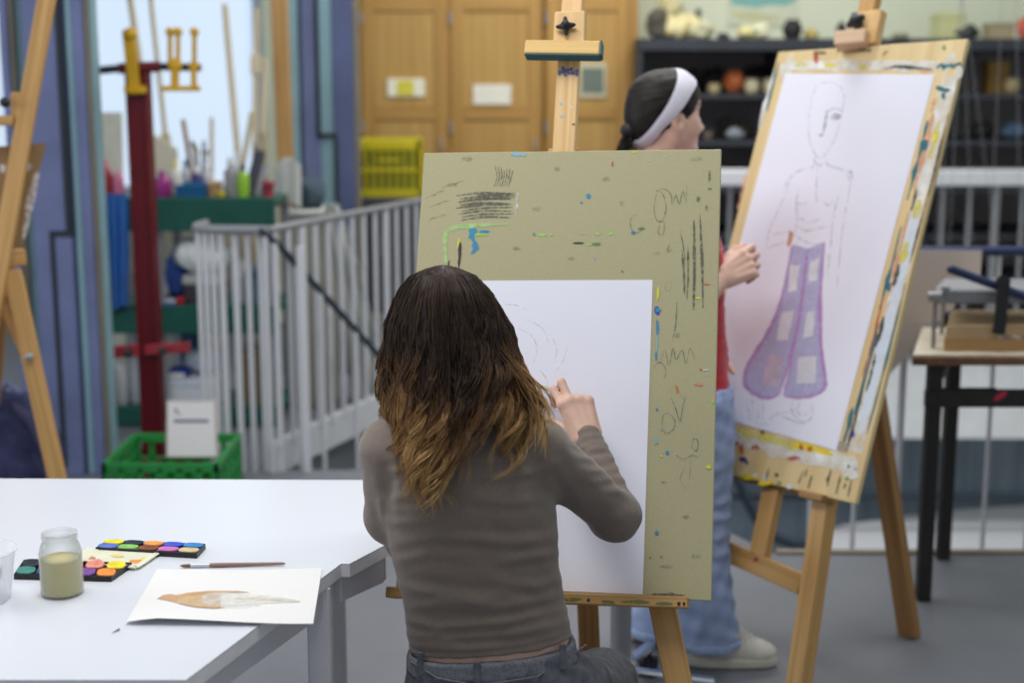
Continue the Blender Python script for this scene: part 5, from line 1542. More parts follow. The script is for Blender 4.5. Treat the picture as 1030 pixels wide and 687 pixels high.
m.box((x1, 4.35, zf0), (2.6, 4.37, zf1), .004); m.prism([(x1, 4.37, zf1 - .012), (2.6, 4.37, zf1 - .012), (2.6, 4.6, zf1 - .012), (x2, 4.6, zf1 - .012)], (0, 0, .012)); m.box((x2, 4.58, zf0), (2.6, 4.6, zf1), .004); m.tube([(x1 - .02, 4.36, zf0 + .02), (x1 + .02, 4.34, zf0 + .025)], .016, 8); m.tube([(x1 + .02, 4.33, zf1), (x1 + .02, 4.33, zf1 + .012)], .014, 8)
m.build('frame', M['greymetal'], t)
for px, y in ((940, 4.36), (948, 4.59)):
    m = MB(); x = at(px, 320, y).x; m.tube([(x, y, za), (x, y, zf0 + .01)], .007, 8); m.build('leg', M['greymetal'], t)
m = MB(); a, b = at(957, 271, 4.33), at(1052, 306, 4.33); m.tube([a, a.lerp(b, .5), b], .013, 10); m.ball(a, .014); m.build('lever', M['navy'], t)
m = MB(); m.beam(at(1010, 282, 4.31), Vector((at(1004, 336, 4.29).x, 4.285, at(1004, 336, 4.29).z)), .034, .02, (1, 0, 0)); m.tube([at(1009, 284, 4.30), at(1009, 284, 4.34)], .022, 12); m.build('upright_arm', M['black'], t)
# beige card panel leaning behind the easel
quad = [at(858, 251, 4.76), at(986, 251, 4.76), at(984, 278, 4.75), at(862, 410, 4.745)]
rows = []
for i in range(9):
    v = i / 8
    r = []
    for k in range(13):
        u_ = k / 12
        p = quad[0].lerp(quad[1], u_).lerp(quad[3].lerp(quad[2], u_), v)
        p = p + Vector((0, -.02 * (4 * (u_ - .5) ** 2) * (.3 + .3 * v) - .008, 0))
        r.append(p)
    rows.append(r)
m = MB(); m.sheet(rows, .006)
tag(m.build('card_panel', M['card']), 'large beige card panel leaning between the right easel and the bench', 'panel')
# ------------------------------------------------------------------ people
def V3(v): return np.array([v[0], v[1], v[2]], float)
def proj(P):
    P = np.asarray(P, float)
    x, y, z = P[:, 0], P[:, 1], P[:, 2] - CH
    d = y * cp - z * sp; u = y * sp + z * cp
    return 515 + F * x / d, 343.5 - F * u / d
skin = pm('skin', S(216, 178, 158), .5, var=.06, vscale=35, bump=.05, bscale=700, sss=.05)
skinr = pm('skin_red', S(210, 150, 132), .5, var=.05, vscale=30, sss=.12)
lipm = pm('lips', S(184, 104, 100), .45)
eyew = pm('eye_white', S(226, 222, 220), .2)
iris = pm('iris', S(56, 36, 26), .15)
browm = pm('eyebrow', S(52, 38, 32), .7)
nailm = pm('nail', S(206, 120, 124), .3)

def head(c, f, u, s=1.):
    """head as distance shapes; c centre, f forward, u up"""
    c = V3(c); f = V3(f); f /= np.linalg.norm(f); u = V3(u); u = u - f * (u @ f); u /= np.linalg.norm(u); r = np.cross(f, u)
    A = [r, f, u]
    P = lambda a, b, d: c + (r * a + f * b + u * d) * s
    e = lambda p, q, k=.012: ell(P(*p), np.array(q) * s, A, k)
    k_ = lambda p, ra, q, rb, k=.01: cap(P(*p), ra * s, P(*q), rb * s, k)
    pr = [e((0, -.020, .028), (.074, .090, .086)), e((0, .018, -.020), (.062, .056, .082), .03), e((0, .03, .05), (.058, .042, .045), .03),
          k_((-.045, -.002, -.055), .026, (0, .052, -.092), .020, .03), k_((.045, -.002, -.055), .026, (0, .052, -.092), .020, .03),
          e((0, .058, -.094), (.018, .014, .014), .02), e((-.036, .044, -.028), (.026, .028, .026), .03), e((.036, .044, -.028), (.026, .028, .026), .03),
          k_((-.034, .062, .028), .010, (.034, .062, .028), .010, .02),
          k_((0, .070, .018), .008, (0, .086, -.028), .0095, .012), e((0, .091, -.034), (.011, .011, .0095), .008),
          e((-.012, .080, -.038), (.008, .010, .007), .008), e((.012, .080, -.038), (.008, .010, .007), .008),
          k_((-.018, .068, -.060), .006, (0, .077, -.058), .0068, .006), k_((.018, .068, -.060), .006, (0, .077, -.058), .0068, .006),
          k_((-.016, .067, -.069), .0062, (0, .075, -.070), .0072, .006), k_((.016, .067, -.069), .0062, (0, .075, -.070), .0072, .006)]
    for sg in (-1, 1):
        pr += [cut(e((sg * .031, .078, .010), (.014, .014, .010), .012)), e((sg * .031, .060, .010), (.0125, .0125, .0125), .003),
               k_((sg * .019, .068, .0165), .003, (sg * .042, .062, .0165), .003, .006),
               e((sg * .072, -.004, -.018), (.010, .019, .032), .010), e((sg * .078, -.008, -.010), (.006, .020, .026), .006),
               cut(e((sg * .086, -.002, -.014), (.010, .009, .014), .006))]
    pr += [k_((0, -.022, -.05), .052, (0, -.040, -.15), .050, .03)]
    def idx(Cn):
        L = (Cn - c) / s
        a, b, d = L @ r, L @ f, L @ u
        m = np.zeros(len(Cn), int)
        m[(np.abs(a) < .021) & (b > .060) & (d < -.0545) & (d > -.0755)] = 1
        for sg in (-1, 1):
            q = np.linalg.norm(np.stack([a - sg * .031, b - .060, d - .010], 1), axis=1)
            ey = (q < .0136) & (b > .062) & (np.abs(d - .010) < .0065)
            m[ey] = 2
            m[ey & (np.hypot(a - sg * .031, d - .010) < .0055)] = 3
            m[(np.abs(a - sg * .032) < .018) & (np.abs(d - .029 - .004 * (1 - ((np.abs(a) - .032) / .018) ** 2)) < .0035) & (b > .045)] = 4
        return m
    return pr, idx, P

def hand(w, d, b, curls, sc=1., right_thumb=None, thumb=None):
    """w wrist, d finger direction, b back-of-hand normal, thumb side vector; curls = 4 triples of degrees"""
    w = V3(w); d = V3(d); d /= np.linalg.norm(d); b = V3(b); b = b - d * (b @ d); b /= np.linalg.norm(b)
    s = V3(right_thumb); s = s - d * (s @ d) - b * (s @ b); s /= np.linalg.norm(s)
    off = [.027, .0095, -.0095, -.027]; kn = [.079, .083, .079, .071]
    ln = [(.041, .025, .019), (.045, .029, .02), (.042, .027, .02), (.033, .020, .018)]
    rd = [.0090, .0092, .0088, .0078]
    pr, tips = [], []
    for i in range(4):
        k = w + (d * kn[i] + s * off[i]) * sc
        pr.append(cap(w + (s * off[i] * .62 + d * .006) * sc, .0145 * sc, k - b * .002 * sc, .0112 * sc, .012))
        pr.append(ell(k + b * .0028, np.array([.0108] * 3) * sc, k=.005))
        pr.append(cap(w + (s * off[i] * .7 + d * .02 + b * .0125) * sc, .003 * sc, k + b * .006 * sc, .004 * sc, .008))
        p = k.copy(); th = 0
        for j in range(3):
            th += math.radians(curls[i][j])
            dr = d * math.cos(th) - b * math.sin(th) + s * .06 * (1.5 - i) * (1 if j == 0 else 0)
            q = p + dr / np.linalg.norm(dr) * ln[i][j] * sc
            pr.append(cap(p, (rd[i] - .0006 * j) * sc, q, (rd[i] - .0008 * (j + 1)) * sc, .004))
            p = q
        tips.append(p)
    t0 = w + (d * .018 + s * .020 - b * .006) * sc
    if thumb is None: thumb = [(.75, .6, -.25), (.35, .85, -.45), (.1, .9, -.5)]
    p = t0; L = [.040, .031, .024]; R = [.013, .0105, .0095, .008]
    for j, (x, y, z) in enumerate(thumb):
        dr = s * x + d * y + b * z; q = p + dr / np.linalg.norm(dr) * L[j] * sc
        pr.append(cap(p, R[j] * sc, q, R[j + 1] * sc, .008)); p = q
    tips.append(p)
    pr.append(cap(w + s * .014 * sc, .016 * sc, w + (d * .05 + s * .012 - b * .01) * sc, .014 * sc, .012))
    return pr, tips

def body_obj(name, prims, h, mats, parent, idx=None):
    V, Q = sdf_mesh(prims, h)
    mi = None
    if idx is not None: mi = idx(V[Q].mean(1))
    return np_obj(name, V, Q, mats, parent, mi)

def cloth_obj(name, prims, h, mat, parent, disp, smooth=1):
    V, Q = sdf_mesh(prims, h)
    if smooth: V = relax(V, Q, smooth, .4)
    N = vnormals(V, Q)
    V = V + N * disp(V, N)[:, None]
    return np_obj(name, V, Q, mat, parent)

def folds(V, N, L, side=None):
    """raised soft ridges along photo-space polylines on the surface facing the camera"""
    x, y = proj(V)
    o = np.zeros(len(V))
    for (pts, amp, wd) in L:
        P = np.array(pts, float)
        best = np.full(len(V), 1e9); tt = np.zeros(len(V))
        n = len(P) - 1
        for i in range(n):
            a, b = P[i], P[i + 1]; ab = b - a
            h = np.clip(((x - a[0]) * ab[0] + (y - a[1]) * ab[1]) / (ab @ ab), 0, 1)
            d = np.hypot(x - a[0] - h * ab[0], y - a[1] - h * ab[1])
            m = d < best
            best = np.where(m, d, best); tt = np.where(m, (i + h) / n, tt)
        fade = np.sin(np.pi * np.clip(tt, .04, .96)) ** .6
        o += amp * fade * (np.exp(-(best / wd) ** 2) - .45 * np.exp(-((best - 1.7 * wd) / (wd * .9)) ** 2))
    return o * (N[:, 1] < .35)

# ================================================================== the seated person
GY = 2.40
T = lambda px, py, y=GY: V3(at(px, py, y))
PS = thing('person', (float(T(490, 700)[0]), GY, 0), 'seated person seen from behind with long wavy ombre hair and grey brown top', 'person', 'people drawing')
def row(py, xl, xr, hd, y=GY, g=0.):
    a, b = T(xl, py, y), T(xr, py, y)
    return (a[2], (a[0] + b[0]) / 2, y, (b[0] - a[0]) / 2 - g, hd - g)
tors = [(692, 414, 582, .100, 2.415), (655, 412, 577, .094), (640, 410.5, 576, .094), (610, 407, 570, .095), (590, 402, 566, .097), (560, 395, 562, .1), (530, 389, 560, .103), (500, 385, 558, .106), (475, 385, 555, .105), (455, 388, 552, .100), (440, 394, 546, .09), (428, 408, 530, .075), (418, 424, 508, .062), (408, 436, 494, .055)]
TR = lambda g: loft([row(*((r[0], r[1], r[2], r[3]) + ((r[4],) if len(r) > 4 else (GY,))), g=g) for r in tors], k=.02, p=2.25)
shL, shR = T(396, 453, 2.40), T(543, 453, 2.40)
elL, elR = T(394, 519, 2.44), T(619, 519, 2.515)
wrL, wrR = T(440, 606, 2.66), T(591, 440, 2.632)
knR, knL = np.array([.185, 2.78, .385]), np.array([-.10, 2.80, .385])
hpR, hpL = T(563, 714, 2.43), T(464, 714, 2.43)
anR, anL = np.array([.15, 2.60, .085]), np.array([-.10, 2.62, .085])
# hands
hc = T(450, 342, 2.415)
fw = np.array([.22, .93, -.22])
hp, hidx, HP = head(hc, fw, (0, .1, 1), 1.)
dR = T(576, 398, 2.668) - wrR
handR, tipsR = hand(wrR, dR, (.12, -.9, .45), [(18, 92, 40), (10, 88, 45), (72, 70, 35), (80, 70, 35)], .93, (-1, 0, .0), [(.55, .62, -.5), (.25, .6, -.75), (.0, .6, -.8)])
handL, _ = hand(wrL, np.array([.35, .8, -.55]), (.1, .3, 1), [(20, 25, 15)] * 4, .93, (1, -.3, .1))
body = [TR(.007)] + hp
body += [cap(T(462, 428), .05, HP(0, -.03, -.08), .047, .03), cap(T(455, 428), .045, shL, .040, .03), cap(T(475, 428), .045, shR, .040, .03)]
body += [cap(shL, .040, elL, .033), cap(elL, .033, wrL, .022), cap(shR, .041, elR, .034), cap(elR, .034, wrR, .0215)]
body += handR + handL
body += [cap(hpR, .084, knR, .058, .04), cap(hpL, .084, knL, .058, .04), cap(knR, .055, anR, .036), cap(knL, .055, anL, .036)]
body += [ell(T(500, 700, 2.42), (.13, .1, .09), k=.04)]
for a in (anR, anL): body.append(cap(a, .034, a + np.array([0, .09, -.045]), .028, .02))
o = body_obj('body', body, .0034, [skin, lipm, eyew, iris, browm], PS, hidx)

# top
hemp = [T(412, 652, 2.40), T(577, 638, 2.40), T(492, 662, 2.305)]
nh = np.cross(hemp[1] - hemp[0], hemp[2] - hemp[0]); nh = nh if nh[2] < 0 else -nh
wr0 = wrR + (elR - wrR) * .02
shirt = [TR(0.), cap(T(458, 426), .050, shL, .048, .03), cap(T(472, 426), .050, shR, .048, .03), half(hemp[0], nh)]
shirt += [cap(shL, .049, elL, .040, .025), cap(elL, .040, wrL, .029, .012), cap(shR, .050, elR, .0425, .02), cap(elR, .0425, wrR, .0275, .006)]
shirt += [ell(elR, (.044, .044, .044), k=.02), ell(elL, (.041, .041, .041), k=.02)]
shirt[3], tail = shirt[4], shirt[3]
shirt = [shirt[0], tail] + shirt[1:]          # hem cut first, sleeves afterwards
ncuff = (wrR - elR); ncuff /= np.linalg.norm(ncuff)
FL = [([(384, 478), (410, 470), (440, 472)], .003, 3.5), ([(455, 458), (500, 462), (548, 458)], .0022, 4), ([(466, 478), (505, 480), (540, 474), (560, 466)], .0036, 4), ([(386, 503), (425, 496), (466, 492)], .003, 3.5), ([(470, 500), (515, 506), (558, 500)], .0022, 4), ([(384, 520), (396, 526), (430, 524)], .0025, 3),
      ([(395, 548), (440, 540), (520, 545), (562, 538)], .0028, 4), ([(396, 565), (430, 556), (470, 560)], .0024, 4), ([(500, 566), (535, 560), (562, 556)], .0026, 3.5), ([(402, 590), (430, 595), (480, 602), (520, 598)], .0034, 4), ([(500, 586), (540, 590), (566, 580)], .0028, 4), ([(406, 612), (445, 606), (510, 610), (570, 598)], .0032, 4),
      ([(410, 622), (440, 632), (500, 628), (572, 612)], .0042, 4), ([(412, 638), (450, 642), (510, 638), (576, 624)], .0036, 3.5), ([(414, 648), (470, 652), (530, 648)], .002, 3), ([(548, 478), (556, 492), (566, 504)], .004, 4), ([(556, 470), (572, 490), (592, 512)], .002, 6), ([(395, 450), (402, 480), (400, 510)], .003, 4), ([(376, 470), (380, 500), (390, 528)], .003, 4), ([(385, 490), (384, 515), (390, 540)], .0025, 3),
      ([(575, 445), (592, 452), (612, 448)], .0022, 2.6), ([(580, 458), (600, 464), (620, 460)], .0026, 3), ([(590, 472), (606, 474), (626, 470)], .003, 3), ([(598, 484), (616, 480), (634, 486)], .0028, 3), ([(606, 494), (626, 494), (642, 506)], .0024, 3), ([(560, 440), (580, 470), (600, 490)], .0014, 6), ([(600, 530), (622, 520), (642, 512)], .0016, 5), ([(580, 520), (600, 536), (625, 540)], .0016, 4)]
def shirt_d(V, N):
    d = folds(V, N, [(p_, a__, w__ * 1.35) for (p_, a__, w__) in FL]) * .85
    d += wob(V, 4, (.2, .14, .05)) * .0008 + wob(V, 8, (.10, .09, .07)) * .0012
    c = ((V - wrR) @ ncuff)
    nearR = np.exp(-(np.linalg.norm(V - wrR, axis=1) / .10) ** 2)
    d += .0006 * nearR * np.sin(c / .017 * 6.28)
    hem = np.abs((V - hemp[0]) @ (nh / np.linalg.norm(nh)))
    d += .0012 * np.exp(-((hem - .012) / .003) ** 2) * -1 * (V[:, 0] < .2)
    return d
# cuff end is the flat cut at the wrist
Vs = shirt + []
topm = pm('taupe_jersey', S(122, 110, 101), .85, var=.06, vscale=120, bump=.12, bscale=900, sheen=.25, spec=.25)
o = cloth_obj('top', Vs, .0036, topm, PS, shirt_d, 2)

# jeans
jt = [T(412, 655, 2.40), T(577, 643, 2.40), T(492, 668, 2.305)]
nj = np.cross(jt[1] - jt[0], jt[2] - jt[0]); nj = nj if nj[2] > 0 else -nj
pel = loft([row(640, 410, 578, .097), row(655, 411, 580, .098), row(672, 409, 590, .108, 2.405), row(695, 408, 605, .12, 2.41), row(725, 415, 610, .13, 2.42), row(760, 440, 590, .11, 2.43)], k=.03, p=2.3)
den = [pel, half(jt[0], nj)]
den += [cap(hpR, .092, knR, .068, .03), cap(hpL, .094, knL, .068, .03), cap(knR, .066, anR, .048, .02), cap(knL, .066, anL, .048, .02)]
den_m = pm('grey_denim', S(92, 94, 102), .85, var=.28, vscale=60, bump=.2, bscale=600)
denl = pm('grey_denim_seam', S(112, 114, 122), .85, var=.3, vscale=200, bump=.2, bscale=600)
JF = [([(575, 655), (600, 668), (620, 686)], .003, 4), ([(560, 668), (585, 676), (600, 690)], .003, 4), ([(590, 655), (606, 672), (612, 690)], .0026, 3), ([(420, 676), (460, 684), (520, 686)], .0016, 4)]
jd = lambda V, N: folds(V, N, JF) + wob(V, 15, (.07, .07, .05)) * .002
jo = cloth_obj('jeans', den, .005, den_m, PS, jd, 1)
bandrows = [row(640, 410, 578, .0985), row(655, 410.5, 580.5, .0995), row(672, 408, 590, .1095, 2.405), row(690, 408, 600, .118, 2.41)]
band = [loft(bandrows, k=.005, p=2.3), half(jt[0] + np.array([0, 0, .001]), nj), half(jt[0] - nj / np.linalg.norm(nj) * .030, -nj)]
cloth_obj('waistband', band, .004, denl, jo, lambda V, N: wob(V, 19, .03) * .0006, 0)
for px, py in ((480, 671), (566, 654), (423, 661)):
    a = T(px, py, 2.30 if 450 < px < 540 else 2.335); 
    hh = np.array([0, 0, 1.0])
    b0 = Vector(a) + Vector((0, .0, .010)); b1 = Vector(a) - Vector((0, -.004, .034))
    # place on the surface of the band
    def surf(p):
        rows_ = np.array(bandrows); o_ = np.argsort(rows_[:, 0]); R_ = rows_[o_]
        cx_, hw_, hd_, cy_ = [np.interp(p.z, R_[:, 0], R_[:, j]) for j in (1, 3, 4, 2)]
        q = max(0, 1 - abs((p.x - cx_) / hw_) ** 2.3) ** (1 / 2.3)
        return Vector((p.x, cy_ - hd_ * q - .002, p.z))
    m = MB(); m.beam(surf(b0), surf(b1), .012, .005, (1, 0, 0), .002); m.build('belt_loop', den_m, jo)
# back yoke seams and shoes
m = MB()
for sg, xs in ((1, [(492, 684), (540, 679), (592, 668)]), (-1, [(470, 684), (440, 682), (411, 676)])):
    pts = []
    for (x, y) in xs: pts.append(surf(Vector(T(x, y, 2.31))) + Vector((0, -.004, 0)))
    m.tube(pts, .0018, 6)
m.build('seam', denl, jo)
def shoe(parent, heel, ang, L, upper, solem, lacem, name='shoe'):
    a = math.radians(ang); f = np.array([math.cos(a), math.sin(a), 0]); r = np.array([math.sin(a), -math.cos(a), 0]); u = np.array([0, 0, 1.])
    c = np.array([heel[0], heel[1], 0]) + f * L / 2
    P = lambda x, y, z: c + f * x + r * y + u * z
    so = [loft([(0.001, c[0], c[1], L / 2 - .006, .040, a), (.006, c[0], c[1], L / 2, .044, a), (.024, c[0], c[1], L / 2, .044, a), (.030, c[0], c[1], L / 2 - .004, .041, a)], k=.004, p=2.9)]
    V, Q = sdf_mesh(so, .004)
    A = [f, r, u]
    up = [ell(P(L * .30, 0, .036), (.050, .038, .030), A, .02), ell(P(L * .06, 0, .042), (.075, .037, .040), A, .03), ell(P(-L * .26, 0, .050), (.052, .036, .050), A, .03), cap(P(L * .10, 0, .066), .024, P(-L * .02, 0, .088), .024, .02), ell(P(-L * .27, 0, .08), (.042, .035, .026), A, .02), half(P(0, 0, .012), (0, 0, -1)), cut(ell(P(-L * .20, 0, .115), (.036, .026, .03), A, .004))]
    o = body_obj(name, up, .0035, upper, parent)
    np_obj('sole', V, Q, solem, o)
    m = MB()
    for i in range(5):
        x = L * (.25 - .05 * i); z = .068 + .0085 * i
        m.tube([Vector(P(x, -.026, z - .014)), Vector(P(x - .002, -.012, z + .004)), Vector(P(x + .004, .0, z + .009)), Vector(P(x - .002, .012, z + .004)), Vector(P(x, .026, z - .014))], .005, 6)
    m.tube([Vector(P(-L * .0, .004, .112)), Vector(P(L * .02, .026, .106)), Vector(P(L * .05, .036, .088))], .003, 6)
    m.build('laces', lacem, o)
    return o
dk = flat(60, 60, 66, .7)
shoe(PS, (anR[0], anR[1] - .07), 85, .245, dk, flat(210, 210, 206), flat(190, 190, 190)); shoe(PS, (anL[0], anL[1] - .07), 95, .245, dk, flat(210, 210, 206), flat(190, 190, 190))

# hair: soft core under many wavy strands
hairm, nt, bb = _nt('ombre_hair')
at_ = nt.nodes.new('ShaderNodeAttribute'); at_.attribute_name = 'tone'
rp = nt.nodes.new('ShaderNodeValToRGB'); el_ = rp.color_ramp.elements
el_[0].position = 0; el_[0].color = (*S(44, 33, 27), 1); el_[1].position = 1; el_[1].color = (*S(214, 178, 122), 1)
for p, c in ((.3, (66, 49, 38)), (.52, (118, 86, 56)), (.76, (170, 130, 82))):
    e = el_.new(p); e.color = (*S(*c), 1)
nt.links.new(at_.outputs['Fac'], rp.inputs['Fac']); nt.links.new(rp.outputs['Color'], bb.inputs['Base Color'])
bb.inputs['Roughness'].default_value = .5; bb.inputs['Specular IOR Level'].default_value = .3; 
ENV = np.array([(266, 446, 0, 2.40, .0), (270, 446, 15, 2.40, .04), (277, 446, 31, 2.405, .072), (292, 447, 44, 2.41, .098), (305, 448, 51, 2.413, .110), (328, 450, 61, 2.415, .119), (347, 453, 63, 2.415, .123), (370, 456, 69, 2.415, .125), (400, 461, 72, 2.41, .126), (430, 464, 68, 2.405, .128), (460, 461, 66, 2.40, .13), (490, 458, 60, 2.40, .128), (520, 458, 54, 2.40, .125)], float)
def env(y, ph, lam):
    cx_ = np.interp(y, ENV[:, 0], ENV[:, 1]); hw = np.interp(y, ENV[:, 0], ENV[:, 2]); yc = np.interp(y, ENV[:, 0], ENV[:, 3]); hd = np.interp(y, ENV[:, 0], ENV[:, 4])
    Y = yc - hd * np.cos(ph) * lam
    p = at(cx_ + hw * math.sin(ph) * lam, y, Y)
    return np.array([p.x, Y, p.z])
# core
rows = []
for y in [266.2] + list(range(268, 300, 4)) + list(range(300, 440, 10)):
    lam = .93 if y < 400 else .93 - .12 * ((y - 400) / 40) ** 1.2
    rows.append([Vector(env(y, ph, lam)) for ph in np.linspace(-2.5, 2.5, 48)])
mcore = MB(); mcore.grid(rows, 0, True, flip=False)
inner = [[Vector(env(268 + (y - 268) * .98 + 2, ph, .86 if y < 400 else .80)) for ph in np.linspace(-2.5, 2.5, 48)] for y in [266.2] + list(range(268, 300, 4)) + list(range(300, 440, 10))]
mcore.grid(inner, 0, True, flip=True); mcore.grid([rows[-1], inner[-1]], 0, True)
hro = mcore.build('hair', pm('hair_core', S(46, 35, 29), .55, var=.2, vscale=60, stretch=(6, 6, .6)), PS)
rg = np.random.default_rng(12)
SV, SQ, ST = [], [], []
base_n = 0
def strand(pts, r0, tone, nseg=3):
    global base_n
    P = np.array(pts); n = len(P)
    d = np.gradient(P, axis=0); d /= np.maximum(np.linalg.norm(d, axis=1, keepdims=True), 1e-9)
    b = np.cross(d, np.array([.3, .9, .2])); b /= np.maximum(np.linalg.norm(b, axis=1, keepdims=True), 1e-9); c = np.cross(d, b)
    t = np.linspace(0, 1, n); R = r0 * np.clip(np.minimum(1, .5 + 3 * t) * (1.03 - t ** 3), .08, 1)
    ring = []
    for k in range(nseg):
        a = 2 * np.pi * k / nseg
        ring.append(P + (b * np.cos(a) + c * np.sin(a)) * R[:, None])
    Vv = np.stack(ring, 1).reshape(-1, 3)
    SV.append(Vv); ST.append(np.repeat(tone, nseg))
    i = np.arange(n - 1)[:, None] * nseg; k = np.arange(nseg)[None, :]
    q = np.stack([i + k, i + (k + 1) % nseg, i + nseg + (k + 1) % nseg, i + nseg + k], -1).reshape(-1, 4)
    SQ.append(q + base_n); base_n += len(Vv)
def lock(ph0, yend, n, wave, lamb, spread, curl, hi, wl):
    wave *= 1.25
    phase = rg.uniform(0, 6.28); ph_end = ph0 * rg.uniform(.88, 1.03)
    y0 = 266.4 + rg.uniform(0, 5) + 10 * abs(rg.normal()) * .4
    mA, mk, mp, mB, mk2, mp2 = rg.normal() * .07, rg.uniform(3, 9), rg.uniform(0, 6.28), abs(rg.normal()) * .022, rg.uniform(4, 10), rg.uniform(0, 6.28)
    M_ = 40; lbr = rg.normal() * .07
    for s_ in range(n):
        dp, dl = rg.normal() * spread, rg.normal() * .014
        ye = yend + rg.normal() * 5
        ys = y0 + (ye - y0) * (np.linspace(0, 1, M_) ** .92)
        w2 = phase + rg.normal() * .25
        pts, tone = [], []
        br = rg.normal() * .04 + lbr
        for j, y in enumerate(ys):
            t = j / (M_ - 1)
            conv = 1 - .75 * t ** 2
            ph = (ph0 + (ph_end - ph0) * t) + dp * conv + mA * math.sin(mk * t + mp) * min(1, 3 * t)
            lam = lamb + dl * conv + mB * math.sin(mk2 * t + mp2) * min(1, 3 * t)
            p = env(y, ph, lam)
            amp = wave * min(1, max(0, (t - .12) / .5)) * (.6 + .8 * t)
            zz = p[2]
            a = 2 * np.pi * zz / wl + w2
            tang = np.array([np.cos(ph), np.sin(ph), 0.]); rad = np.array([np.sin(ph), -np.cos(ph), 0.])
            p = p + tang * amp * np.sin(a) + rad * amp * .8 * np.cos(a) + (rg.normal(size=3) * .0005)
            if curl and t > .7:
                q = (t - .7) / .3
                p = p + tang * curl * q * q * .02 + rad * .006 * q
            pts.append(p)
            dark = np.clip((y - 322 - 52 * (1 - min(1, abs(ph0) / .9))) / 100, 0, 1.25)
            tone.append(np.clip(.14 + dark * (.38 + .40 * hi) + br + .10 * np.sin(y * .09 + phase) * dark, 0, 1))
        strand(pts, rg.uniform(.0008, .0014), np.array(tone))
def yend_of(ph):
    x = np.degrees(ph)
    return np.interp(x, [-150, -95, -75, -55, -40, -25, -10, 0, 8, 18, 28, 40, 52, 62, 75, 95, 150], [420, 440, 464, 486, 500, 506, 500, 482, 446, 430, 430, 448, 472, 468, 448, 430, 412])
for i in range(165):
    ph = rg.uniform(-1.9, 1.9)
    ye = yend_of(ph) + rg.normal() * 9
    hi = np.clip(rg.normal() * .3 + (.55 if abs(ph) > .45 else .25), 0, 1)
    lock(ph, ye, 13, rg.uniform(.004, .011), rg.uniform(.94, 1.045), .05, rg.normal() * .5, hi, rg.uniform(.08, .16))
for (px_, ye, hi) in ((-.62, 506, .7), (-.5, 510, .6), (-.42, 508, .9), (-.72, 490, .8), (-.34, 500, .5), (.78, 480, .9), (.86, 484, .7), (.7, 470, .8), (1.0, 462, 1.), (1.15, 452, 1.)):
    lock(px_, ye, 12, .011, 1.04, .03, .6 if px_ < 0 else -.4, hi, .075)
# loose blond ends flicked to the right over the shoulder
for i in range(30):
    q0 = (rg.uniform(494, 512), rg.uniform(335, 362)); q1 = (rg.uniform(524, 545), rg.uniform(378, 405)); q2 = (rg.uniform(534, 562), rg.uniform(405, 432)); q3 = (rg.uniform(522, 556), rg.uniform(430, 462))
    if i % 3 == 0: q2 = (rg.uniform(548, 560), rg.uniform(396, 412)); q3 = (rg.uniform(545, 561), rg.uniform(414, 436))
    Yd = [2.36, 2.33, 2.315, 2.305]
    Y0 = rg.uniform(-.02, .02)
    C4 = [V3(at(q[0], q[1], Yd[k] + Y0)) for k, q in enumerate((q0, q1, q2, q3))]
    for s_ in range(5):
        ts = np.linspace(0, 1, 24); o4 = rg.normal(size=3) * .0025
        P = [(1 - t) ** 3 * C4[0] + 3 * t * (1 - t) ** 2 * C4[1] + 3 * t * t * (1 - t) * C4[2] + t ** 3 * C4[3] + o4 * (1 - .5 * t) + np.array([.003 * math.sin(t * 14 + i), -.002 * math.sin(t * 11 + i), 0]) for t in ts]
        strand(P, rg.uniform(.0006, .0011), np.clip(.45 + .5 * ts + rg.normal() * .08, 0, 1))
# flyaway single hairs
for i in range(90):
    ph = rg.uniform(-1.7, 1.7); y0 = rg.uniform(268, 400); L_ = rg.uniform(18, 60); k1 = rg.uniform(.02, .12)
    ts = np.linspace(0, 1, 14)
    strand([env(y0 + L_ * t, ph + k1 * .5 * math.sin(t * 5 + i), 1.0 + k1 * math.sin(t * 2.6) + .02 * math.sin(7 * t + i)) for t in ts], .00028, np.full(14, .25 + .3 * (y0 > 340)))
V = np.concatenate(SV); Q = np.concatenate(SQ); TN = np.concatenate(ST)
ho = np_obj('hair_strands', V, Q, hairm, hro)
a_ = ho.data.attributes.new('tone', 'FLOAT', 'POINT'); a_.data.foreach_set('value', TN.astype(np.float32))
ho['kind'] = 'stuff'
# pencil in the hand (rests in it: a thing of its own)
tip = PS1.pt(536, 386, .001)
pa = at(566, 396.5, 2.690)
d_ = (pa - tip).normalized()
t = thing('pencil', tip, 'short pencil held in the seated person\'s fist against the white sheet', 'pencil')
m = MB(); m.tube([tip, tip + d_ * .006, tip + d_ * .020], [.0006, .0012, .0036], 8); m.build('tip', flat(196, 170, 130), t)
m = MB(); m.tube([tip + d_ * .020, tip + d_ * .085], .0042, 8); m.build('shaft', flat(176, 160, 130), t)
m = MB(); m.tube([tip + d_ * .085, tip + d_ * .105], .0042, 10); m.build('ferrule', M['chrome'], t)
# stool below the seated person
t = thing('work_stool', (float(T(500, 700)[0]), 2.44, 0), 'low wooden stool the seated person in the grey brown top sits on', 'stool')
sc_ = Vector((float(T(505, 700)[0]), 2.44, 0)); zs = float(hpR[2]) - .095
m = MB(); m.lathe([(.02, zs - .03), (.155, zs - .03), (.16, zs - .02), (.16, zs - .006), (.15, zs), (0, zs)], sc_, 32); m.build('seat', M['pine'], t)
for k in range(4):
    a = math.pi / 4 + k * math.pi / 2; d2 = Vector((math.cos(a), math.sin(a), 0))
    m = MB(); m.tube([sc_ + d2 * .11 + Vector((0, 0, zs - .03)), sc_ + d2 * .15], [.016, .014], 12); m.build('leg', M['pined'], t)

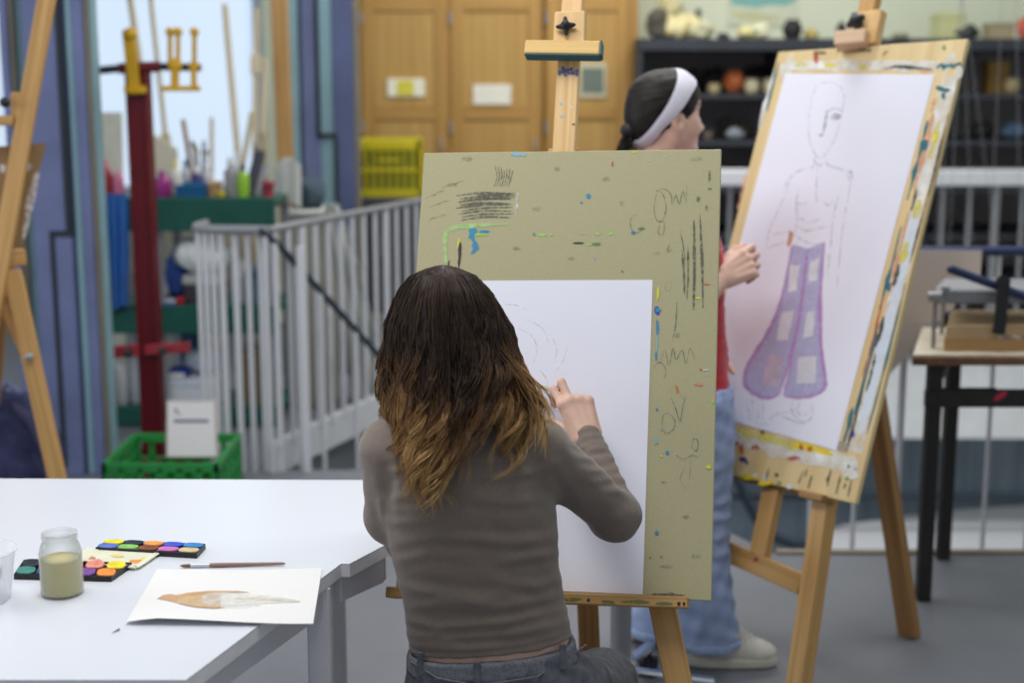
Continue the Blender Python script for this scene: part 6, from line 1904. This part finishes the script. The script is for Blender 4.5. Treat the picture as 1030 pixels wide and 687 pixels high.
# ================================================================== the standing person
HY = 3.88
T = lambda px, py, y=HY: V3(at(px, py, y))
PT = thing('person', (float(T(692, 600)[0]), HY, 0), 'person standing in profile with white headband, red top and light blue flared jeans', 'person', 'people drawing')
hc2 = T(673, 117)
f2 = np.array([.955, .29, .02]); 
hp2, hidx2, HP2 = head(hc2, f2, (-.03, 0, 1), .985)
r2 = np.cross(f2 / np.linalg.norm(f2), (0, 0, 1))
def row2(py, xb, xf, hd, y=HY, g=0.):
    a, b = T(xb, py, y), T(xf, py, y)
    return (a[2], (a[0] + b[0]) / 2, y, (b[0] - a[0]) / 2 - g, hd - g)
trs = [(440, 646, 734, .165), (400, 646, 733, .165), (388, 646, 733, .163), (340, 650, 730, .145), (290, 648, 728, .145), (250, 638, 727, .160), (215, 637, 714, .175), (192, 642, 702, .165), (180, 646, 694, .12), (168, 648, 684, .07)]
TB = lambda g: loft([row2(*r, g=g) for r in trs], k=.02, p=2.2)
sR, sL = T(673, 205, 3.73), T(673, 205, 4.03)
eR, wR = T(692, 318, 3.70), T(727, 279, 3.79)
eL, wL = T(676, 300, 4.10), T(706, 360, 4.02)
dR2 = T(759, 261, 3.84) - wR
handR2, tips2 = hand(wR, dR2, (-.30, -.92, .2), [(12, 48, 30), (25, 52, 30), (36, 52, 30), (44, 52, 30)], 1.12, (-.35, .1, .9), [(.5, .85, -.15), (.2, .97, -.1), (-.12, 1, -.05)])
handL2, _ = hand(wL, wL - eL, (0, 1, .1), [(15, 20, 15)] * 4, .95, (.8, .0, .4))
b2 = [TB(.012)] + hp2 + [cap(T(660, 182), .055, HP2(0, -.03, -.09), .048, .03), cap(T(665, 190), .05, sR, .045, .03), cap(T(665, 190), .05, sL, .045, .03),
      cap(sR, .044, eR, .036), cap(eR, .036, wR, .0235), cap(sL, .044, eL, .036), cap(eL, .036, wL, .024)] + handR2 + handL2
LR, LL = 3.80, 3.965
legR = [(400, 692, 40, .085), (440, 694, 41, .083), (480, 699, 37, .076), (520, 704, 30, .062), (560, 706, 28, .06), (600, 708, 30, .07), (630, 710, 33, .080), (647, 711, 33.5, .084)]
legL = [(400, 690, 40, .085), (440, 688, 38, .083), (480, 684, 34, .076), (520, 679, 30, .062), (560, 674, 28, .06), (600, 669, 30, .07), (622, 667, 32, .080), (636, 666, 32.5, .084)]
def lg(rows, y, g=0.): return loft([row2(r[0], r[1] - r[2], r[1] + r[2], r[3], y, g) for r in rows], k=.03, p=2.2)
aR, aL = np.array([float(T(712, 650, LR)[0]) - .0, LR, .085]), np.array([float(T(668, 640, LL)[0]), LL, .085])
b2 += [cap(T(694, 420, LR + .02), .075, T(706, 530, LR), .045, .03), cap(T(706, 530, LR), .045, aR, .034, .02), cap(T(690, 420, LL - .02), .075, T(678, 530, LL), .045, .03), cap(T(678, 530, LL), .045, aL, .034, .02),
       cap(aR, .032, aR + np.array([.09, 0, -.04]), .024, .02), cap(aL, .032, aL + np.array([.09, 0, -.04]), .024, .02)]
def idx2(Cn):
    m = hidx2(Cn)
    for tp in (tips2[0], tips2[4]):
        q = np.linalg.norm(Cn - (tp + np.array([.002, -.004, .004])), axis=1)
        m[q < .008] = 5
    return m
body_obj('body', b2, .0038, [skin, lipm, eyew, iris, browm, nailm], PT, idx2)
redm = pm('red_jersey', S(188, 30, 42), .8, var=.08, vscale=60, bump=.1, bscale=500, sheen=.2)
sh2 = [TB(0.), half(T(690, 389), (0, 0, -1)), cap(T(664, 190), .058, sR, .056, .03), cap(T(664, 190), .058, sL, .056, .03), cap(sR, .056, sR + (eR - sR) * .42, .054, .02), cap(sL, .056, sL + (eL - sL) * .42, .054, .02)]
cloth_obj('top', sh2, .006, redm, PT, lambda V, N: wob(V, 23, (.09, .09, .06)) * .003 + wob(V, 24, (.2, .2, .03)) * .0015, 2)
jean2 = pm('light_denim', S(140, 158, 196), .85, var=.12, vscale=26, bump=.15, bscale=500, col2=S(160, 176, 210))
jean2s = pm('light_denim_hem', S(156, 172, 206), .85, var=.15, vscale=80, bump=.15, bscale=500)
pl2 = loft([row2(384, 645, 735, .166), row2(420, 645, 735, .170), row2(455, 650, 733, .165), row2(470, 660, 725, .14)], k=.03, p=2.3)
dn = [pl2, lg(legR, LR), lg(legL, LL)]
DF = [([(738, 500), (728, 506), (712, 508)], .005, 4), ([(738, 518), (726, 522), (714, 522)], .005, 4), ([(734, 535), (724, 542), (712, 543)], .004, 4), ([(735, 552), (722, 560), (714, 562)], .003, 4), ([(738, 455), (728, 470), (716, 476)], .004, 5), ([(726, 580), (730, 610), (736, 640)], .006, 6), ([(706, 600), (706, 625), (702, 645)], .005, 6), ([(650, 606), (658, 618), (664, 632)], .004, 4)]
jo2 = cloth_obj('jeans', dn, .0055, jean2, PT, lambda V, N: folds(V, N, DF) + wob(V, 29, (.07, .07, .09)) * .0035, 2)
for rows_, y in ((legR, LR), (legL, LL)):
    r = rows_[-1]
    z0 = T(r[1], r[0], y)[2]
    R_ = row2(r[0], r[1] - r[2], r[1] + r[2], r[3], y, -.003)
    cloth_obj('hem', [loft([(z0 - .002, R_[1], R_[2], R_[3], R_[4]), (z0 + .022, R_[1], R_[2], R_[3] - .001, R_[4] - .001)], k=.004, p=2.2)], .0055, jean2s, jo2, lambda V, N: wob(V, 29, (.07, .07, .09)) * .0035, 0)
wh = pm('canvas_white', S(202, 200, 190), .75, var=.1, vscale=40, col2=S(214, 212, 204)); ws = pm('rubber_sole', S(206, 202, 188), .6, var=.08, vscale=20)
shoe(PT, (float(T(688, 660, 3.79)[0]), 3.795), -2, .256, wh, ws, flat(186, 184, 180), 'shoe')
shoe(PT, (float(T(644, 652, LL)[0]), LL - .005), 6, .245, wh, ws, flat(186, 184, 180), 'shoe')
# hair pulled back
dk2 = pm('dark_hair', S(34, 27, 26), .5, var=.3, vscale=120, spec=.3)
A2 = (r2, f2 / np.linalg.norm(f2), np.array([0, 0, 1.]))
s2 = .985
def HL(a, b, c_): return HP2(a, b, c_)
hair2 = [ell(HL(0, -.022, .032), np.array([.083, .098, .092]) * s2, [A2[0], A2[1], A2[2]], .01), ell(HL(0, -.07, -.015), np.array([.066, .05, .06]) * s2, [A2[0], A2[1], A2[2]], .03),
         ell(HL(0, .01, .062), np.array([.062, .058, .058]) * s2, [A2[0], A2[1], A2[2]], .02)]
# cut away in front of the hairline, which runs from the forehead down before the ear and back under it
fu = lambda f_, u_: HL(0, f_, u_)
nrm = lambda f_, u_: A2[1] * f_ + A2[2] * u_
hair2 += [ell(HL(0, .014, .042), np.array([.069, .071, .073]) * s2, [A2[0], A2[1], A2[2]], .02)]
hairE = list(hair2)
hair2 += [half(HL(0, .074, .062), nrm(.93, -.36)), half(HL(0, .030, -.005), nrm(.80, -.60))]
V, Q = sdf_mesh(hair2, .004); N = vnormals(V, Q)
V = V + N * (wob(V, 44, (.05, .05, .012)) * .0006)[:, None]
h2 = np_obj('hair', V, Q, dk2, PT)
SV, SQ, ST = [], [], []; base_n = 0
pony0 = HL(0, -.115, -.03)
def onhead(dv, lift):
    """point on the hair ellipsoid in direction dv (r,f,u)"""
    dv = np.array(dv); dv = dv / np.linalg.norm(dv)
    k = 1 / np.sqrt((dv[0] / .083) ** 2 + (dv[1] / .098) ** 2 + (dv[2] / .092) ** 2)
    q = dv * (k + lift)
    return HL(q[0], q[1] - .022, q[2] + .032)
end = np.array([0, -.093, -.062])
HLN = [(0, .094, .03), (.03, .09, .028), (.05, .076, .02), (.062, .062, -.002), (.070, .050, -.024), (.074, .036, -.046), (.076, .012, -.05), (.074, -.012, -.062), (.066, -.04, -.078), (.04, -.06, -.09)]
for i in range(900):
    t_ = rg.uniform(0, len(HLN) - 1.001); k = int(t_); st = np.array(HLN[k]) * (1 - t_ + k) + np.array(HLN[k + 1]) * (t_ - k)
    st = st + np.array([0, rg.uniform(-.05, .0) if rg.uniform() < .6 else 0, rg.uniform(0, .012)])
    if i % 2: st = st * np.array([-1, 1, 1])
    lift = rg.uniform(.0, .004)
    a = st / np.linalg.norm(st); b = end / np.linalg.norm(end); b = b + np.array([rg.normal() * .06, 0, rg.normal() * .05]); b /= np.linalg.norm(b)
    om = math.acos(np.clip(a @ b, -1, 1))
    P = []
    for t in np.linspace(0, 1, 18):
        v = (math.sin((1 - t) * om) * a + math.sin(t * om) * b) / max(1e-6, math.sin(om))
        P.append(onhead(v, lift * math.sin(math.pi * min(1, t + .1)) + .0003))
    strand(P, .00055, np.full(18, .05))
# pony tail: from the tie down the neck
tie = onhead(end, .012)
for i in range(170):
    o_ = rg.normal(size=3) * np.array([.011, .013, .008]); e_ = HL(rg.normal() * .016, -.128 + rg.normal() * .016, -.17 + rg.normal() * .02)
    mid = HL(rg.normal() * .014, -.140 + rg.normal() * .013, -.085)
    P = [(1 - t) ** 2 * (tie + o_ * .6) + 2 * t * (1 - t) * mid + t * t * e_ for t in np.linspace(0, 1, 16)]
    strand(P, .0015, np.full(16, .05))
V = np.concatenate(SV); Q = np.concatenate(SQ)
hs = np_obj('hair_strands', V, Q, pm('dark_hair_strand', S(36, 28, 27), .48, spec=.3), h2); hs['kind'] = 'stuff'
m = MB(); m.ball(tuple(tie + (HL(0, -.14, -.085) - tie) * .1), (.024, .022, .022)); m.build('hair_tie', flat(36, 32, 34), h2)
# white headband round the head
rows = []
Ld = np.array([0, .59, .81]); Wd = np.array([0, .81, -.59]); cc = np.array([0, -.019, .030])
for w_ in (-1, -.6, -.2, .2, .6, 1):
    rr = []
    for k in range(49):
        a = 2 * math.pi * k / 48
        top = (1 + math.cos(a)) / 2
        dv = Ld * math.cos(a) * .092 + np.array([math.sin(a) * .086, 0, 0]) + Wd * w_ * (.012 + .017 * top) + (cc - np.array([0, -.022, .032]))
        dv2 = dv / np.linalg.norm(dv)
        q = None
        for li in np.arange(-.02, .05, .002):
            q = onhead(dv2, li); 
            if min(float(_d(e_, np.array(q)[None])[0]) for e_ in hairE) > .0035: break
        rr.append(Vector(q) + Vector(dv2[0] * r2 + dv2[1] * A2[1] + dv2[2] * A2[2]) * .002 * (1 - w_ * w_))
    rows.append(rr)
m = MB(); m.sheet(rows, -.003)
m.build('headband', pm('white_jersey', S(226, 224, 236), .8, var=.03, vscale=60, bump=.1, bscale=500), PT)
# ------------------------------------------------------------------ light
w = bpy.data.worlds.new('World'); bpy.context.scene.world = w; w.use_nodes = True
bg = w.node_tree.nodes['Background']; bg.inputs['Color'].default_value = (.86, .92, 1., 1); bg.inputs['Strength'].default_value = .47
def area(name, loc, aim, sx_, sy_, e, col=(1, 1, 1)):
    l = bpy.data.lights.new(name, 'AREA'); l.shape = 'RECTANGLE'; l.size = sx_; l.size_y = sy_; l.energy = e; l.color = col
    o = bpy.data.objects.new(name, l); C.objects.link(o); o.location = loc
    d = Vector(aim) - Vector(loc); o.rotation_euler = d.to_track_quat('-Z', 'Y').to_euler()
    return o
area('ceiling_light_near', (-.6, 2.2, 3.3), (-.4, 2.4, 0), 2.4, .8, 62, (1, .985, .97))
area('ceiling_light_middle', (.8, 4.6, 3.3), (.8, 4.6, 0), 2.4, .8, 60, (1, .985, .97))
area('ceiling_light_far', (.6, 7.4, 3.3), (.6, 7.7, 0), 3.4, .8, 85, (1, .97, .92))
area('window_light', (-4.6, 3.2, 2.0), (0, 3.0, 1.0), 3.0, 1.8, 70, (.88, .94, 1))
# ------------------------------------------------------------------ camera
cd = bpy.data.cameras.new('Camera'); cam = bpy.data.objects.new('Camera', cd); C.objects.link(cam)
cam.location = (0, 0, CH); cam.rotation_euler = (math.pi / 2 - PITCH, 0, 0)
cd.sensor_fit = 'HORIZONTAL'; cd.sensor_width = 36.0; cd.lens = 36.0 * F / 1030.0
cd.clip_start = .05; cd.clip_end = 60
cd.dof.use_dof = True; cd.dof.focus_distance = 2.62; cd.dof.aperture_fstop = 2.4
sc = bpy.context.scene
sc.camera = cam
sc.view_settings.view_transform = 'Standard'; sc.view_settings.look = 'None'; sc.view_settings.gamma = 1.0
sc.view_settings.use_curve_mapping = False; sc.view_settings.exposure = -0.27
sc.cycles.use_denoising = True
sc.cycles.max_bounces = 8; sc.cycles.transparent_max_bounces = 16
